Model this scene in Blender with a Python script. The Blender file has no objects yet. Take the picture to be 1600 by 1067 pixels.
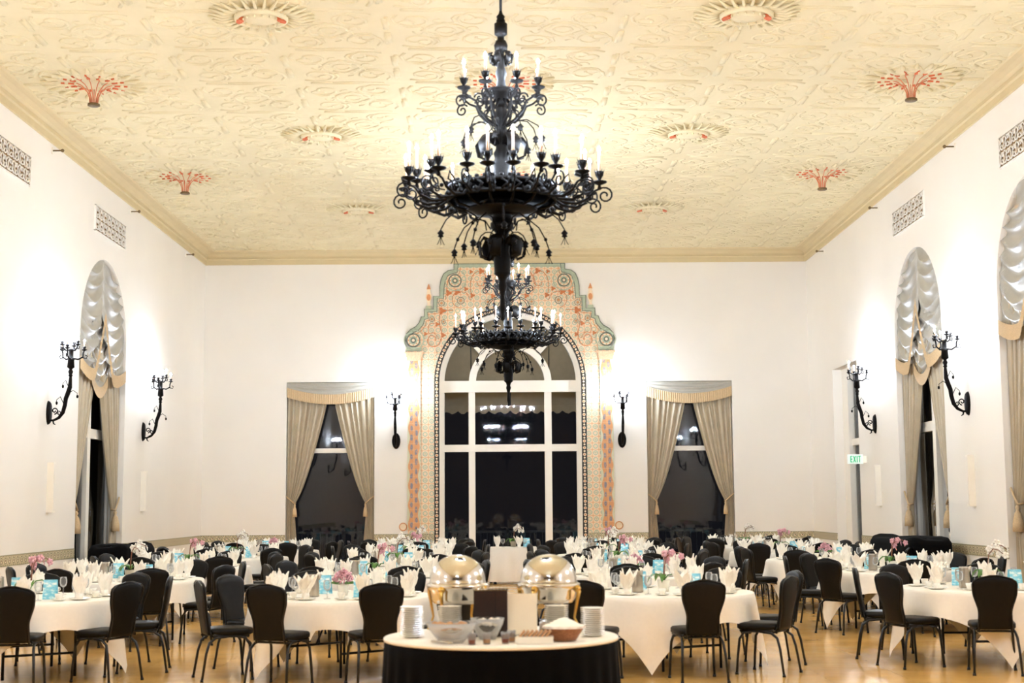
import bpy, math, random
from mathutils import Vector, Matrix
random.seed(7)
PI = math.pi
S = bpy.context.scene
COL = S.collection

# ------------------------------------------------------------------ camera
HW, FW, RW, CEIL = 7.16, 33.5, -9.0, 7.68      # half width, far wall, rear wall, ceiling height
EYE = Vector((0, 0, 1.65))
FPX, PITCH, YAW, ROLL = 2222.0, math.radians(6.55), math.radians(-0.23), math.radians(-0.42)
cam = bpy.data.cameras.new('camera')
camo = bpy.data.objects.new('camera', cam)
COL.objects.link(camo)
CR = Matrix.Rotation(YAW, 3, 'Z') @ Matrix.Rotation(PI/2 + PITCH, 3, 'X') @ Matrix.Rotation(ROLL, 3, 'Z')
camo.matrix_world = Matrix.Translation(EYE) @ CR.to_4x4()
cam.sensor_width = 36.0
cam.lens = FPX/1600*36
cam.clip_start = 0.05
cam.clip_end = 200
cam.dof.use_dof = True
cam.dof.focus_distance = 22.0
cam.dof.aperture_fstop = 2.2
S.camera = camo

# ------------------------------------------------------------------ world, exposure
w = bpy.data.worlds.new('night')
S.world = w
w.use_nodes = True
w.node_tree.nodes['Background'].inputs[0].default_value = (0.010, 0.010, 0.013, 1)
w.node_tree.nodes['Background'].inputs[1].default_value = 0.12
S.view_settings.view_transform = 'Standard'
S.view_settings.look = 'None'
S.view_settings.gamma = 1
S.view_settings.use_curve_mapping = False
S.view_settings.exposure = 2.48
BULB_CHAND, BULB_SCONCE = 640.0, 740.0
BULB_COL = (0.70, 0.82, 1.0)
S.cycles.max_bounces = 10
S.cycles.diffuse_bounces = 6
S.cycles.glossy_bounces = 4
S.cycles.transparent_max_bounces = 12
S.cycles.sample_clamp_indirect = 40.0
S.cycles.caustics_reflective = False
S.cycles.caustics_refractive = False
S.cycles.use_denoising = True

# ------------------------------------------------------------------ material helpers
def lin(c):
    return tuple(((v/255)/12.92 if v/255 <= .04045 else ((v/255+.055)/1.055)**2.4) for v in c) + (1,)

class NT:
    """small wrapper for building shader nodes"""
    def __init__(s, name):
        s.m = bpy.data.materials.new(name); s.m.use_nodes = True
        s.t = s.m.node_tree; s.n = s.t.nodes; s.b = s.n['Principled BSDF']
    def set(s, sock, v):
        if hasattr(v, 'links'): s.t.links.new(v, sock)
        else: sock.default_value = v
    def math(s, op, a, b=None, c=None):
        n = s.n.new('ShaderNodeMath'); n.operation = op
        s.set(n.inputs[0], a)
        if b is not None: s.set(n.inputs[1], b)
        if c is not None: s.set(n.inputs[2], c)
        return n.outputs[0]
    def coords(s, scale=None):
        c = s.n.new('ShaderNodeTexCoord')
        x = s.n.new('ShaderNodeSeparateXYZ'); s.t.links.new(c.outputs['Object'], x.inputs[0])
        return c.outputs['Object'], x.outputs[0], x.outputs[1], x.outputs[2]
    def comb(s, x, y, z):
        n = s.n.new('ShaderNodeCombineXYZ')
        for i, v in enumerate((x, y, z)): s.set(n.inputs[i], v)
        return n.outputs[0]
    def noise(s, scale, detail=3, vec=None, rough=.5):
        n = s.n.new('ShaderNodeTexNoise'); n.inputs['Scale'].default_value = scale
        n.inputs['Detail'].default_value = detail; n.inputs['Roughness'].default_value = rough
        if vec is not None: s.t.links.new(vec, n.inputs['Vector'])
        return n.outputs[0]
    def ramp(s, fac, stops, interp='LINEAR'):
        n = s.n.new('ShaderNodeValToRGB'); n.color_ramp.interpolation = interp
        e = n.color_ramp.elements
        while len(e) < len(stops): e.new(1)
        for i, (p, c) in enumerate(stops): e[i].position = p; e[i].color = c
        s.set(n.inputs[0], fac); return n.outputs[0]
    def mix(s, f, a, b):
        n = s.n.new('ShaderNodeMix'); n.data_type = 'RGBA'
        s.set(n.inputs[0], f); s.set(n.inputs[6], a); s.set(n.inputs[7], b)
        return n.outputs[2]
    def bump(s, h, strength=.3, dist=.01):
        n = s.n.new('ShaderNodeBump'); n.inputs['Strength'].default_value = strength
        n.inputs['Distance'].default_value = dist
        s.t.links.new(h, n.inputs['Height']); s.t.links.new(n.outputs[0], s.b.inputs['Normal'])

def simple(name, col, rough=.6, metal=0, var=.06, nscale=8, bump=0, spec=None, coat=0, emis=None, trans=0, sheen=0):
    q = NT(name); b = q.b; c = lin(col)
    co = q.coords()[0]
    nz = q.noise(nscale, 3, co)
    lo = tuple(v*(1-var) for v in c[:3])+(1,); hi = tuple(min(1, v*(1+var)) for v in c[:3])+(1,)
    q.set(b.inputs['Base Color'], q.ramp(nz, [(.3, lo), (.7, hi)]))
    b.inputs['Roughness'].default_value = rough; b.inputs['Metallic'].default_value = metal
    if spec is not None: b.inputs['Specular IOR Level'].default_value = spec
    if coat: b.inputs['Coat Weight'].default_value = coat; b.inputs['Coat Roughness'].default_value = .1
    if trans: b.inputs['Transmission Weight'].default_value = trans
    if sheen: b.inputs['Sheen Weight'].default_value = sheen
    if bump: q.bump(q.noise(nscale*6, 2, co), bump, .004)
    if emis:
        b.inputs['Emission Color'].default_value = lin(emis[0]); b.inputs['Emission Strength'].default_value = emis[1]
    return q.m

M = {}
M['wall'] = simple('ivory_plaster', (236, 230, 220), .8, var=.012, nscale=1.2, bump=.12)
M['cornice'] = simple('straw_plaster', (210, 191, 148), .7, var=.03, nscale=3)
M['white_paint'] = simple('white_gloss_paint', (243, 236, 222), .4, var=.01)
M['iron'] = simple('blackened_bronze', (9, 6, 4), .5, 0, var=.35, nscale=30, spec=.1)
M['sconce_iron'] = simple('brown_wrought_iron', (11, 7, 5), .5, 0, var=.3, nscale=30, spec=.1)
M['candle'] = simple('ivory_candle_sleeve', (196, 150, 112), .6, var=.02)
M['leather'] = simple('black_leather', (12, 8, 4), .42, var=.2, nscale=20, bump=.15, spec=.2)
M['piping'] = simple('black_leather_welt', (16, 12, 9), .3, var=.1, spec=.5)
M['blackmetal'] = simple('black_powder_coat', (12, 9, 7), .35, .1, var=.15)
M['linen'] = simple('white_table_linen', (247, 240, 228), .85, var=.015, nscale=30, bump=.08)
M['napkin'] = simple('white_napkin_linen', (250, 244, 232), .8, var=.01, nscale=40)
M['china'] = simple('white_china', (245, 239, 226), .2, var=.01)
M['chrome'] = simple('polished_steel', (215, 210, 200), .07, 1, var=.02)
M['steel'] = simple('brushed_steel', (190, 182, 170), .28, 1, var=.05)
M['gold'] = simple('brass_gold', (212, 170, 90), .25, 1, var=.1)
M['drape_black'] = simple('black_drape', (4, 3, 3), .9, var=.2, nscale=4, spec=.1)
M['curtain'] = simple('silver_taupe_satin', (180, 164, 136), .45, var=.07, nscale=5, sheen=.3)
M['fringe'] = simple('tan_fringe', (204, 176, 136), .8, var=.12, nscale=60)
M['swag'] = simple('silver_satin_swag', (172, 166, 152), .38, var=.05, nscale=5, sheen=.3)
M['orange'] = simple('orange_glaze', (210, 140, 88), .5, var=.18, nscale=14)
M['scroll'] = simple('deep_orange_scroll_glaze', (200, 116, 60), .5, var=.12, nscale=14)
M['peach'] = simple('peach_capital_glaze', (230, 186, 148), .5, var=.16, nscale=30)
M['green'] = simple('sage_glaze', (174, 182, 154), .5, var=.1, nscale=14)
M['darkline'] = simple('slate_outline_glaze', (104, 110, 94), .5, var=.1)
M['cream_tile'] = simple('cream_glaze', (236, 214, 180), .5, var=.06)
M['red'] = simple('terracotta_paint', (205, 105, 62), .7, var=.15, nscale=30)
M['redline'] = simple('pale_terracotta_paint', (212, 130, 92), .7, var=.1)
M['brown'] = simple('bronze_grille', (110, 88, 52), .5, .3, var=.3, nscale=60)
M['pink'] = simple('pink_orchid_petal', (232, 176, 186), .6, var=.16, nscale=60)
M['whitepetal'] = simple('white_orchid_petal', (250, 243, 232), .6, var=.02)
M['stem'] = simple('orchid_stem', (130, 80, 55), .6)
M['leaf'] = simple('orchid_leaf', (84, 128, 52), .4, var=.15)
M['darkwood'] = simple('dark_brown_wood', (38, 17, 8), .4, var=.25, nscale=12)
M['basket'] = simple('wicker', (150, 98, 62), .7, var=.25, nscale=60, bump=.5)
M['bread'] = simple('bread_crust', (196, 150, 108), .8, var=.15, nscale=40)
M['paper'] = simple('cream_card', (245, 232, 208), .8, var=.01)
M['jam'] = simple('red_brown_jam', (140, 62, 34), .3)
M['awning'] = simple('taupe_awning_canvas', (220, 196, 156), .85, var=.05)
M['vent_shade'] = simple('painted_vent_shade', (150, 122, 84), .9)  # tan colour painted in for the shade inside the grille openings
M['sign_white'] = simple('exit_sign_panel', (225, 232, 226), .4, var=.01, emis=((240, 244, 236), .04))
M['sign_green'] = simple('exit_sign_green', (10, 150, 95), .5, var=.01, emis=((10, 205, 140), .10))
M['railing'] = simple('iron_railing', (26, 26, 26), .6)
M['terrace'] = simple('terrace_stone', (60, 55, 48), .8)

def flame_mat(nm, st):
    q = NT(nm); q.b.inputs['Base Color'].default_value = (1, .9, .75, 1)
    q.b.inputs['Emission Color'].default_value = BULB_COL+(1,); q.b.inputs['Emission Strength'].default_value = st
    return q.m
M['bulb'] = flame_mat('candle_bulb_glow', BULB_CHAND)
M['bulb_s'] = flame_mat('sconce_bulb_glow', BULB_SCONCE)

def ceiling_mat():
    q = NT('cream_relief_plaster'); co = q.coords()[0]
    q.set(q.b.inputs['Base Color'], q.ramp(q.noise(1.3, 4, co), [(.3, lin((217, 203, 163))), (.7, lin((224, 211, 173)))]))
    q.b.inputs['Roughness'].default_value = .7
    v = q.n.new('ShaderNodeTexVoronoi'); v.feature = 'SMOOTH_F1'; v.inputs['Scale'].default_value = 2.2
    q.t.links.new(co, v.inputs['Vector'])
    wv = q.math('SINE', q.math('MULTIPLY', v.outputs['Distance'], 34.0))
    q.bump(wv, .12, .008)
    return q.m
M['ceiling'] = ceiling_mat()

def floor_mat():
    q = NT('honey_oak_strip_floor'); co, x, y, z = q.coords()
    b = q.n.new('ShaderNodeTexBrick'); b.inputs['Scale'].default_value = 1.0
    b.inputs['Brick Width'].default_value = 1.5; b.inputs['Row Height'].default_value = .085
    b.inputs['Mortar Size'].default_value = .0016
    b.inputs['Color1'].default_value = lin((248, 190, 106)); b.inputs['Color2'].default_value = lin((252, 204, 122))
    b.inputs['Mortar'].default_value = lin((150, 110, 66))
    q.t.links.new(co, b.inputs['Vector'])
    g = q.noise(1.0, 5, q.comb(q.math('MULTIPLY', x, 3), q.math('MULTIPLY', y, 60), 0))
    q.set(q.b.inputs['Base Color'], q.mix(.35, b.outputs[0], q.ramp(g, [(.3, lin((236, 172, 88))), (.7, lin((254, 208, 128)))])))
    q.set(q.b.inputs['Roughness'], q.ramp(q.noise(2.5, 3, co), [(.3, (.16,)*3+(1,)), (.7, (.26,)*3+(1,))]))
    q.b.inputs['Coat Weight'].default_value = .35; q.b.inputs['Coat Roughness'].default_value = .09
    q.bump(q.noise(1.0, 2, q.comb(q.math('MULTIPLY', x, .8), q.math('MULTIPLY', y, 12), 0)), .05, .002)
    return q.m
M['floor'] = floor_mat()

def glass_mat():
    q = NT('window_glass'); q.n.remove(q.b)
    t = q.n.new('ShaderNodeBsdfTransparent'); g = q.n.new('ShaderNodeBsdfGlossy')
    g.inputs['Roughness'].default_value = 0.016; t.inputs[0].default_value = (.9, .92, .94, 1)
    f = q.n.new('ShaderNodeFresnel'); f.inputs[0].default_value = 1.42
    mx = q.n.new('ShaderNodeMixShader')
    q.t.links.new(q.math('MULTIPLY', f.outputs[0], 1.0), mx.inputs[0])
    q.t.links.new(t.outputs[0], mx.inputs[1]); q.t.links.new(g.outputs[0], mx.inputs[2])
    q.t.links.new(mx.outputs[0], q.n['Material Output'].inputs[0])
    return q.m
M['glass'] = glass_mat()
def clear_mat():
    q = NT('clear_tableware_glass'); q.n.remove(q.b)
    t = q.n.new('ShaderNodeBsdfTransparent'); g = q.n.new('ShaderNodeBsdfGlossy'); d = q.n.new('ShaderNodeBsdfTranslucent'); d2 = q.n.new('ShaderNodeBsdfDiffuse')
    g.inputs['Roughness'].default_value = .12; t.inputs[0].default_value = (.98, .98, .975, 1)
    f = q.n.new('ShaderNodeLayerWeight'); f.inputs[0].default_value = .25
    m1 = q.n.new('ShaderNodeMixShader'); m1.inputs[0].default_value = .5; q.t.links.new(d.outputs[0], m1.inputs[1]); q.t.links.new(d2.outputs[0], m1.inputs[2])
    m2 = q.n.new('ShaderNodeMixShader'); m2.inputs[0].default_value = .06; q.t.links.new(t.outputs[0], m2.inputs[1]); q.t.links.new(m1.outputs[0], m2.inputs[2])
    m3 = q.n.new('ShaderNodeMixShader'); m3.inputs[0].default_value = .6; q.t.links.new(g.outputs[0], m3.inputs[1]); q.t.links.new(m1.outputs[0], m3.inputs[2])
    mx = q.n.new('ShaderNodeMixShader'); q.t.links.new(f.outputs['Fresnel'], mx.inputs[0])
    q.t.links.new(m2.outputs[0], mx.inputs[1]); q.t.links.new(m3.outputs[0], mx.inputs[2])
    q.t.links.new(mx.outputs[0], q.n['Material Output'].inputs[0])
    return q.m
M['clear'] = clear_mat()

def tile_common(q, u, v, s):
    """cell-local coordinates and radius for a tile grid of pitch s"""
    fu = q.math('SUBTRACT', q.math('FRACT', q.math('DIVIDE', u, s)), .5)
    fv = q.math('SUBTRACT', q.math('FRACT', q.math('DIVIDE', v, s)), .5)
    r = q.math('SQRT', q.math('ADD', q.math('MULTIPLY', fu, fu), q.math('MULTIPLY', fv, fv)))
    return fu, fv, r

def surround_mat():
    q = NT('painted_ring_tiles'); co, x, y, z = q.coords(); s = .154
    fu, fv, r = tile_common(q, x, z, s)
    rings = q.ramp(r, [(0, lin((240, 224, 194))), (.08, lin((220, 172, 128))), (.13, lin((238, 218, 184))),
                       (.22, lin((182, 190, 162))), (.30, lin((160, 174, 150))), (.36, lin((238, 214, 180))), (.50, lin((232, 202, 164))), (.62, lin((224, 182, 142)))], 'CONSTANT')
    edge = q.math('MAXIMUM', q.math('ABSOLUTE', fu), q.math('ABSOLUTE', fv))
    c = q.mix(q.math('GREATER_THAN', edge, .475), rings, lin((216, 154, 108)))
    # every other tile carries a paler star
    ck = q.math('PINGPONG', q.math('ADD', q.math('FLOOR', q.math('DIVIDE', x, s)), q.math('FLOOR', q.math('DIVIDE', z, s))), 1.0)
    star = q.math('LESS_THAN', q.math('MULTIPLY', q.math('ABSOLUTE', fu), q.math('ABSOLUTE', fv)), .006)
    c = q.mix(q.math('MULTIPLY', q.math('MULTIPLY', star, ck), .7), c, lin((176, 180, 150)))
    q.set(q.b.inputs['Base Color'], c); q.b.inputs['Roughness'].default_value = .45
    return q.m
M['surround'] = surround_mat()

def pilaster_mat():
    q = NT('orange_blue_pilaster_tiles'); co, x, y, z = q.coords()
    ax = q.math('ABSOLUTE', x)
    wav = q.math('MULTIPLY', q.math('SINE', q.math('MULTIPLY', z, 2*PI/.45)), .022)
    body = q.math('LESS_THAN', ax, q.math('ADD', wav, .115))
    n = q.noise(1.0, 2, q.comb(q.math('MULTIPLY', x, 16), 0, q.math('MULTIPLY', z, 9)))
    px = q.math('DIVIDE', q.math('SUBTRACT', ax, .056), .036)
    sh = q.math('MULTIPLY', q.math('GREATER_THAN', x, 0.0), .5)
    pz = q.math('DIVIDE', q.math('SUBTRACT', q.math('FRACT', q.math('ADD', q.math('DIVIDE', z, .225), sh)), .5), .36)
    dist = q.math('SQRT', q.math('ADD', q.math('MULTIPLY', px, px), q.math('MULTIPLY', pz, pz)))
    inner = q.ramp(q.math('ADD', dist, q.math('MULTIPLY', q.math('SUBTRACT', n, .5), 1.5)), [(0, lin((212, 152, 100))), (.28, lin((124, 124, 134))), (.72, lin((138, 134, 138))), (.92, lin((212, 150, 98)))])
    c = q.mix(body, q.mix(q.math('GREATER_THAN', ax, .155), lin((206, 204, 172)), lin((222, 176, 132))), inner)
    _, _, _ = 0, 0, 0
    fz = q.math('ABSOLUTE', q.math('SUBTRACT', q.math('FRACT', q.math('DIVIDE', z, .154)), .5))
    c = q.mix(q.math('MAXIMUM', q.math('GREATER_THAN', fz, .485), q.math('LESS_THAN', ax, .003)), c, lin((228, 192, 150)))
    q.set(q.b.inputs['Base Color'], c); q.b.inputs['Roughness'].default_value = .45
    return q.m
M['pilaster'] = pilaster_mat()

def dado_mat(axis):
    q = NT('dado_tiles_'+axis); co, x, y, z = q.coords(); u = x if axis == 'x' else y
    s = .17
    fu, fv, r = tile_common(q, u, q.math('ADD', z, .085), s)
    cu = q.ramp(r, [(0, lin((120, 84, 52))), (.09, lin((232, 216, 184))), (.2, lin((76, 70, 50))), (.27, lin((214, 202, 166))), (.36, lin((150, 134, 96))), (.43, lin((222, 208, 172))), (.56, lin((56, 50, 36)))], 'CONSTANT')
    dg = q.math('SINE', q.math('MULTIPLY', q.math('ADD', u, z), 2*PI/.085))
    c = q.mix(q.math('MULTIPLY', q.math('GREATER_THAN', dg, .55), .55), cu, lin((126, 122, 92)))
    c = q.mix(q.math('GREATER_THAN', q.math('ABSOLUTE', z), .068), c, lin((150, 146, 116)))
    q.set(q.b.inputs['Base Color'], c); q.b.inputs['Roughness'].default_value = .5
    return q.m
M['dado_x'] = dado_mat('x'); M['dado_y'] = dado_mat('y')

def menu_mat():
    q = NT('blue_cloud_menu_card'); co, x, y, z = q.coords()
    n = q.noise(1.0, 3, q.comb(q.math('MULTIPLY', x, 22), q.math('MULTIPLY', y, 22), q.math('MULTIPLY', z, 38)))
    q.set(q.b.inputs['Base Color'], q.ramp(n, [(.42, lin((118, 200, 222))), (.56, lin((165, 220, 232))), (.66, lin((240, 246, 244)))]))
    q.b.inputs['Roughness'].default_value = .5
    return q.m
M['menu'] = menu_mat()

# ------------------------------------------------------------------ mesh helpers
class MB:
    def __init__(s): s.v = []; s.f = []; s.sm = []
    def add(s, vs, fs, smooth=False):
        o = len(s.v); s.v += [tuple(v) for v in vs]
        s.f += [tuple(i+o for i in f) for f in fs]; s.sm += [smooth]*len(fs); return s
    def box(s, c, d, rz=0, mat=None):
        x, y, z = d[0]/2, d[1]/2, d[2]/2
        R = mat or Matrix.Rotation(rz, 3, 'Z'); c = Vector(c)
        vs = [c + R @ Vector((sx*x, sy*y, sz*z)) for sz in (-1, 1) for sy in (-1, 1) for sx in (-1, 1)]
        return s.add(vs, [(0, 2, 3, 1), (4, 5, 7, 6), (0, 1, 5, 4), (2, 6, 7, 3), (0, 4, 6, 2), (1, 3, 7, 5)])
    def bx(s, x0, x1, y0, y1, z0, z1): return s.box(((x0+x1)/2, (y0+y1)/2, (z0+z1)/2), (abs(x1-x0), abs(y1-y0), abs(z1-z0)))
    def lathe(s, prof, c=(0, 0, 0), n=16, smooth=True, sx=1, sy=1, R=None):
        c = Vector(c); vs = []; fs = []
        for (r, z) in prof:
            for k in range(n):
                a = 2*PI*k/n; p = Vector((r*math.cos(a)*sx, r*math.sin(a)*sy, z))
                if R: p = R @ p
                vs.append(c+p)
        for i in range(len(prof)-1):
            for k in range(n):
                k2 = (k+1) % n; fs.append((i*n+k, i*n+k2, (i+1)*n+k2, (i+1)*n+k))
        if prof[0][0] > 1e-6: fs.append(tuple(range(n-1, -1, -1)))
        if prof[-1][0] > 1e-6: fs.append(tuple(range((len(prof)-1)*n, len(prof)*n)))
        return s.add(vs, fs, smooth)
    def tube(s, pts, r, n=6, smooth=True, flat=1.0):
        pts = [Vector(p) for p in pts]; m = len(pts)
        rr = r if isinstance(r, (list, tuple)) else [r]*m
        vs = []; fs = []; up = None
        for i, p in enumerate(pts):
            t = (pts[min(i+1, m-1)] - pts[max(i-1, 0)])
            t = t.normalized() if t.length > 1e-9 else Vector((0, 0, 1))
            if up is None:
                up = Vector((0, 0, 1)) if abs(t.z) < .9 else Vector((1, 0, 0))
            a = (up - t*up.dot(t))
            a = a.normalized() if a.length > 1e-6 else t.orthogonal().normalized()
            up = a; b = t.cross(a)
            for k in range(n):
                th = 2*PI*(k+.5)/n
                vs.append(p + a*(math.sin(th)*rr[i]*flat) + b*(math.cos(th)*rr[i]))
        for i in range(m-1):
            for k in range(n):
                k2 = (k+1) % n; fs.append((i*n+k, i*n+k2, (i+1)*n+k2, (i+1)*n+k))
        fs.append(tuple(range(n-1, -1, -1))); fs.append(tuple(range((m-1)*n, m*n)))
        return s.add(vs, fs, smooth)
    def ball(s, c, r, n=8, sz=1.0):
        k = max(3, n//2)
        return s.lathe([(r*math.sin(PI*i/k), -r*sz*math.cos(PI*i/k)) for i in range(k+1)], c, n)
    def prism(s, poly, P, d0, d1):
        """extrude a 2-D outline (u,v) between depths d0 and d1, mapped by P(u,v,d)"""
        n = len(poly); vs = [P(u, v, d0) for u, v in poly] + [P(u, v, d1) for u, v in poly]
        fs = [tuple(range(n)), tuple(range(2*n-1, n-1, -1))] + [(i, i+n, (i+1) % n+n, (i+1) % n) for i in range(n)]
        return s.add(vs, fs)
    def grid(s, fn, nu, nv, smooth=True, close=False):
        vs = [fn(i/nu, j/nv) for j in range(nv+1) for i in range(nu+1)]
        fs = [(j*(nu+1)+i, j*(nu+1)+i+1, (j+1)*(nu+1)+i+1, (j+1)*(nu+1)+i) for j in range(nv) for i in range(nu)]
        return s.add(vs, fs, smooth)
    def build(s, name, mat, parent=None, loc=None, solid=0, **kw):
        me = bpy.data.meshes.new(name); me.from_pydata(s.v, [], s.f)
        me.polygons.foreach_set('use_smooth', s.sm); me.materials.append(mat if not isinstance(mat, str) else M[mat]); me.update()
        o = bpy.data.objects.new(name, me); COL.objects.link(o)
        if parent is not None: o.parent = parent
        if loc is not None: o.location = loc
        if solid:
            md = o.modifiers.new('thickness', 'SOLIDIFY'); md.thickness = solid; md.offset = 0
        for k, v in kw.items(): o[k] = v
        return o

def tag(o, label, cat, group=None):
    o['label'] = label; o['category'] = cat
    if group: o['group'] = group
    return o
def empty(name, label, cat, loc=(0, 0, 0), rz=0, group=None):
    o = bpy.data.objects.new(name, None); COL.objects.link(o); o.location = loc; o.rotation_euler = (0, 0, rz)
    o.empty_display_size = .1
    return tag(o, label, cat, group)
KIDS = {}
def kids(o):
    if o.name not in KIDS: KIDS[o.name] = list(o.children)
    return KIDS[o.name]
def dup(root, loc, rz, label, group=None):
    def cp(o, par):
        c = o.copy(); COL.objects.link(c)
        if par is not None: c.parent = par
        for ch in kids(o): cp(ch, c)
        return c
    r = cp(root, None); r.location = loc; r.rotation_euler = (0, 0, rz); r['label'] = label
    if group: r['group'] = group
    return r
class Source:
    """first use moves the source object itself, later uses copy it"""
    def __init__(s, root): s.r = root; s.used = False
    def put(s, loc, rz, label, group=None):
        if s.used: return dup(s.r, loc, rz, label, group)
        kids(s.r)
        def walk(o):
            for k in kids(o): walk(k)
        walk(s.r)
        s.used = True; s.r.location = loc; s.r.rotation_euler = (0, 0, rz); s.r['label'] = label
        if group: s.r['group'] = group
        return s.r
def struct(mb, name, mat, parent=None):
    o = mb.build(name, mat, parent); o['kind'] = 'structure'; return o

# planes of the room: u along the wall, z up, d = distance INTO the room from the wall face
def P_back(u, z, d): return (u, FW-d, z)
def P_left(u, z, d): return (-HW+d, u, z)
def P_right(u, z, d): return (HW-d, u, z)
def P_rear(u, z, d): return (u, RW+d, z)
def on_back(px, py):
    """the point of the far wall that the photograph shows at pixel (px, py)"""
    r = CR @ Vector(((px-800)/FPX, (533.5-py)/FPX, -1)); t = FW/r.y
    return (r.x*t, EYE.z+r.z*t)

def spiral(c, r0, r1, a0, turns, n=14):
    return [(c[0]+(r0+(r1-r0)*i/n)*math.cos(a0+2*PI*turns*i/n), c[1]+(r0+(r1-r0)*i/n)*math.sin(a0+2*PI*turns*i/n)) for i in range(n+1)]

# ------------------------------------------------------------------ room shell
def arch_z(op, u):
    u0, u1, zt, arch, z0 = op
    if not arch: return zt
    r = (u1-u0)/2; c = (u0+u1)/2; q = max(0, r*r-(u-c)**2)
    return zt - r + math.sqrt(q)
def wall(name, P, ua, ub, ops, depth=.38, nseg=24):
    m = MB(); zt = CEIL+.05
    cuts = sorted(ops); u = ua
    for op in cuts:
        m.add([P(u, 0, 0), P(op[0], 0, 0), P(op[0], zt, 0), P(u, zt, 0)], [(0, 1, 2, 3)])
        us = [(op[0]+op[1])/2 - (op[1]-op[0])/2*math.cos(PI*i/nseg) for i in range(nseg+1)] if op[3] else [op[0], op[1]]
        for a, b in zip(us, us[1:]):
            za, zb = arch_z(op, a), arch_z(op, b)
            m.add([P(a, za, 0), P(b, zb, 0), P(b, zt, 0), P(a, zt, 0)], [(0, 1, 2, 3)])
            m.add([P(a, za, 0), P(a, za, -depth), P(b, zb, -depth), P(b, zb, 0)], [(0, 1, 2, 3)], op[3])
        for uu in (op[0], op[1]):
            zz = arch_z(op, uu)
            m.add([P(uu, 0, 0), P(uu, 0, -depth), P(uu, zz, -depth), P(uu, zz, 0)], [(0, 1, 2, 3)])
        u = op[1]
    m.add([P(u, 0, 0), P(ub, 0, 0), P(ub, zt, 0), P(u, zt, 0)], [(0, 1, 2, 3)])
    # outer skin, with the same openings, so the wall has its thickness
    u = ua
    for op in cuts:
        m.add([P(u, 0, -depth), P(op[0], 0, -depth), P(op[0], zt, -depth), P(u, zt, -depth)], [(3, 2, 1, 0)])
        us = [(op[0]+op[1])/2 - (op[1]-op[0])/2*math.cos(PI*i/nseg) for i in range(nseg+1)] if op[3] else [op[0], op[1]]
        for a, b in zip(us, us[1:]):
            m.add([P(a, arch_z(op, a), -depth), P(b, arch_z(op, b), -depth), P(b, zt, -depth), P(a, zt, -depth)], [(3, 2, 1, 0)])
        u = op[1]
    m.add([P(u, 0, -depth), P(ub, 0, -depth), P(ub, zt, -depth), P(u, zt, -depth)], [(3, 2, 1, 0)])
    return struct(m, name, 'wall')

WL = (on_back(447, 700)[0], on_back(585, 700)[0], on_back(516, 597)[1], False, 0)
WR = (on_back(1011, 700)[0], on_back(1146, 700)[0], on_back(1078, 595)[1], False, 0)
AX0, AX1 = on_back(686.5, 650)[0], on_back(908.5, 650)[0]
AC, AR = (AX0+AX1)/2, (AX1-AX0)/2
ASP = on_back(797, 597)[1]
WC = (AX0, AX1, ASP+AR, True, 0)
L1 = (23.75, 26.65, 6.05, True, 0)
R1 = (23.2, 26.0, 6.08, True, 0)
R2 = (17.6, 20.5, 6.12, True, 0)
RD = (28.95, 31.1, 4.54, False, 0)
wall('wall_back', P_back, -HW, HW, [WL, WC, WR])
wall('wall_left', P_left, RW, FW, [L1])
wall('wall_right', P_right, RW, FW, [R1, R2, RD])
wall('wall_rear', P_rear, -HW, HW, [])
bpy.data.objects['wall_rear'].data.materials[0] = simple('darkened_rear_wall', (96, 84, 70), .9)  # unseen rear wall, coloured dark to dim the reflections in the window glass
struct(MB().bx(-HW-1, HW+1, RW-.5, FW+.4, -.2, 0), 'floor', 'floor')

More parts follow.
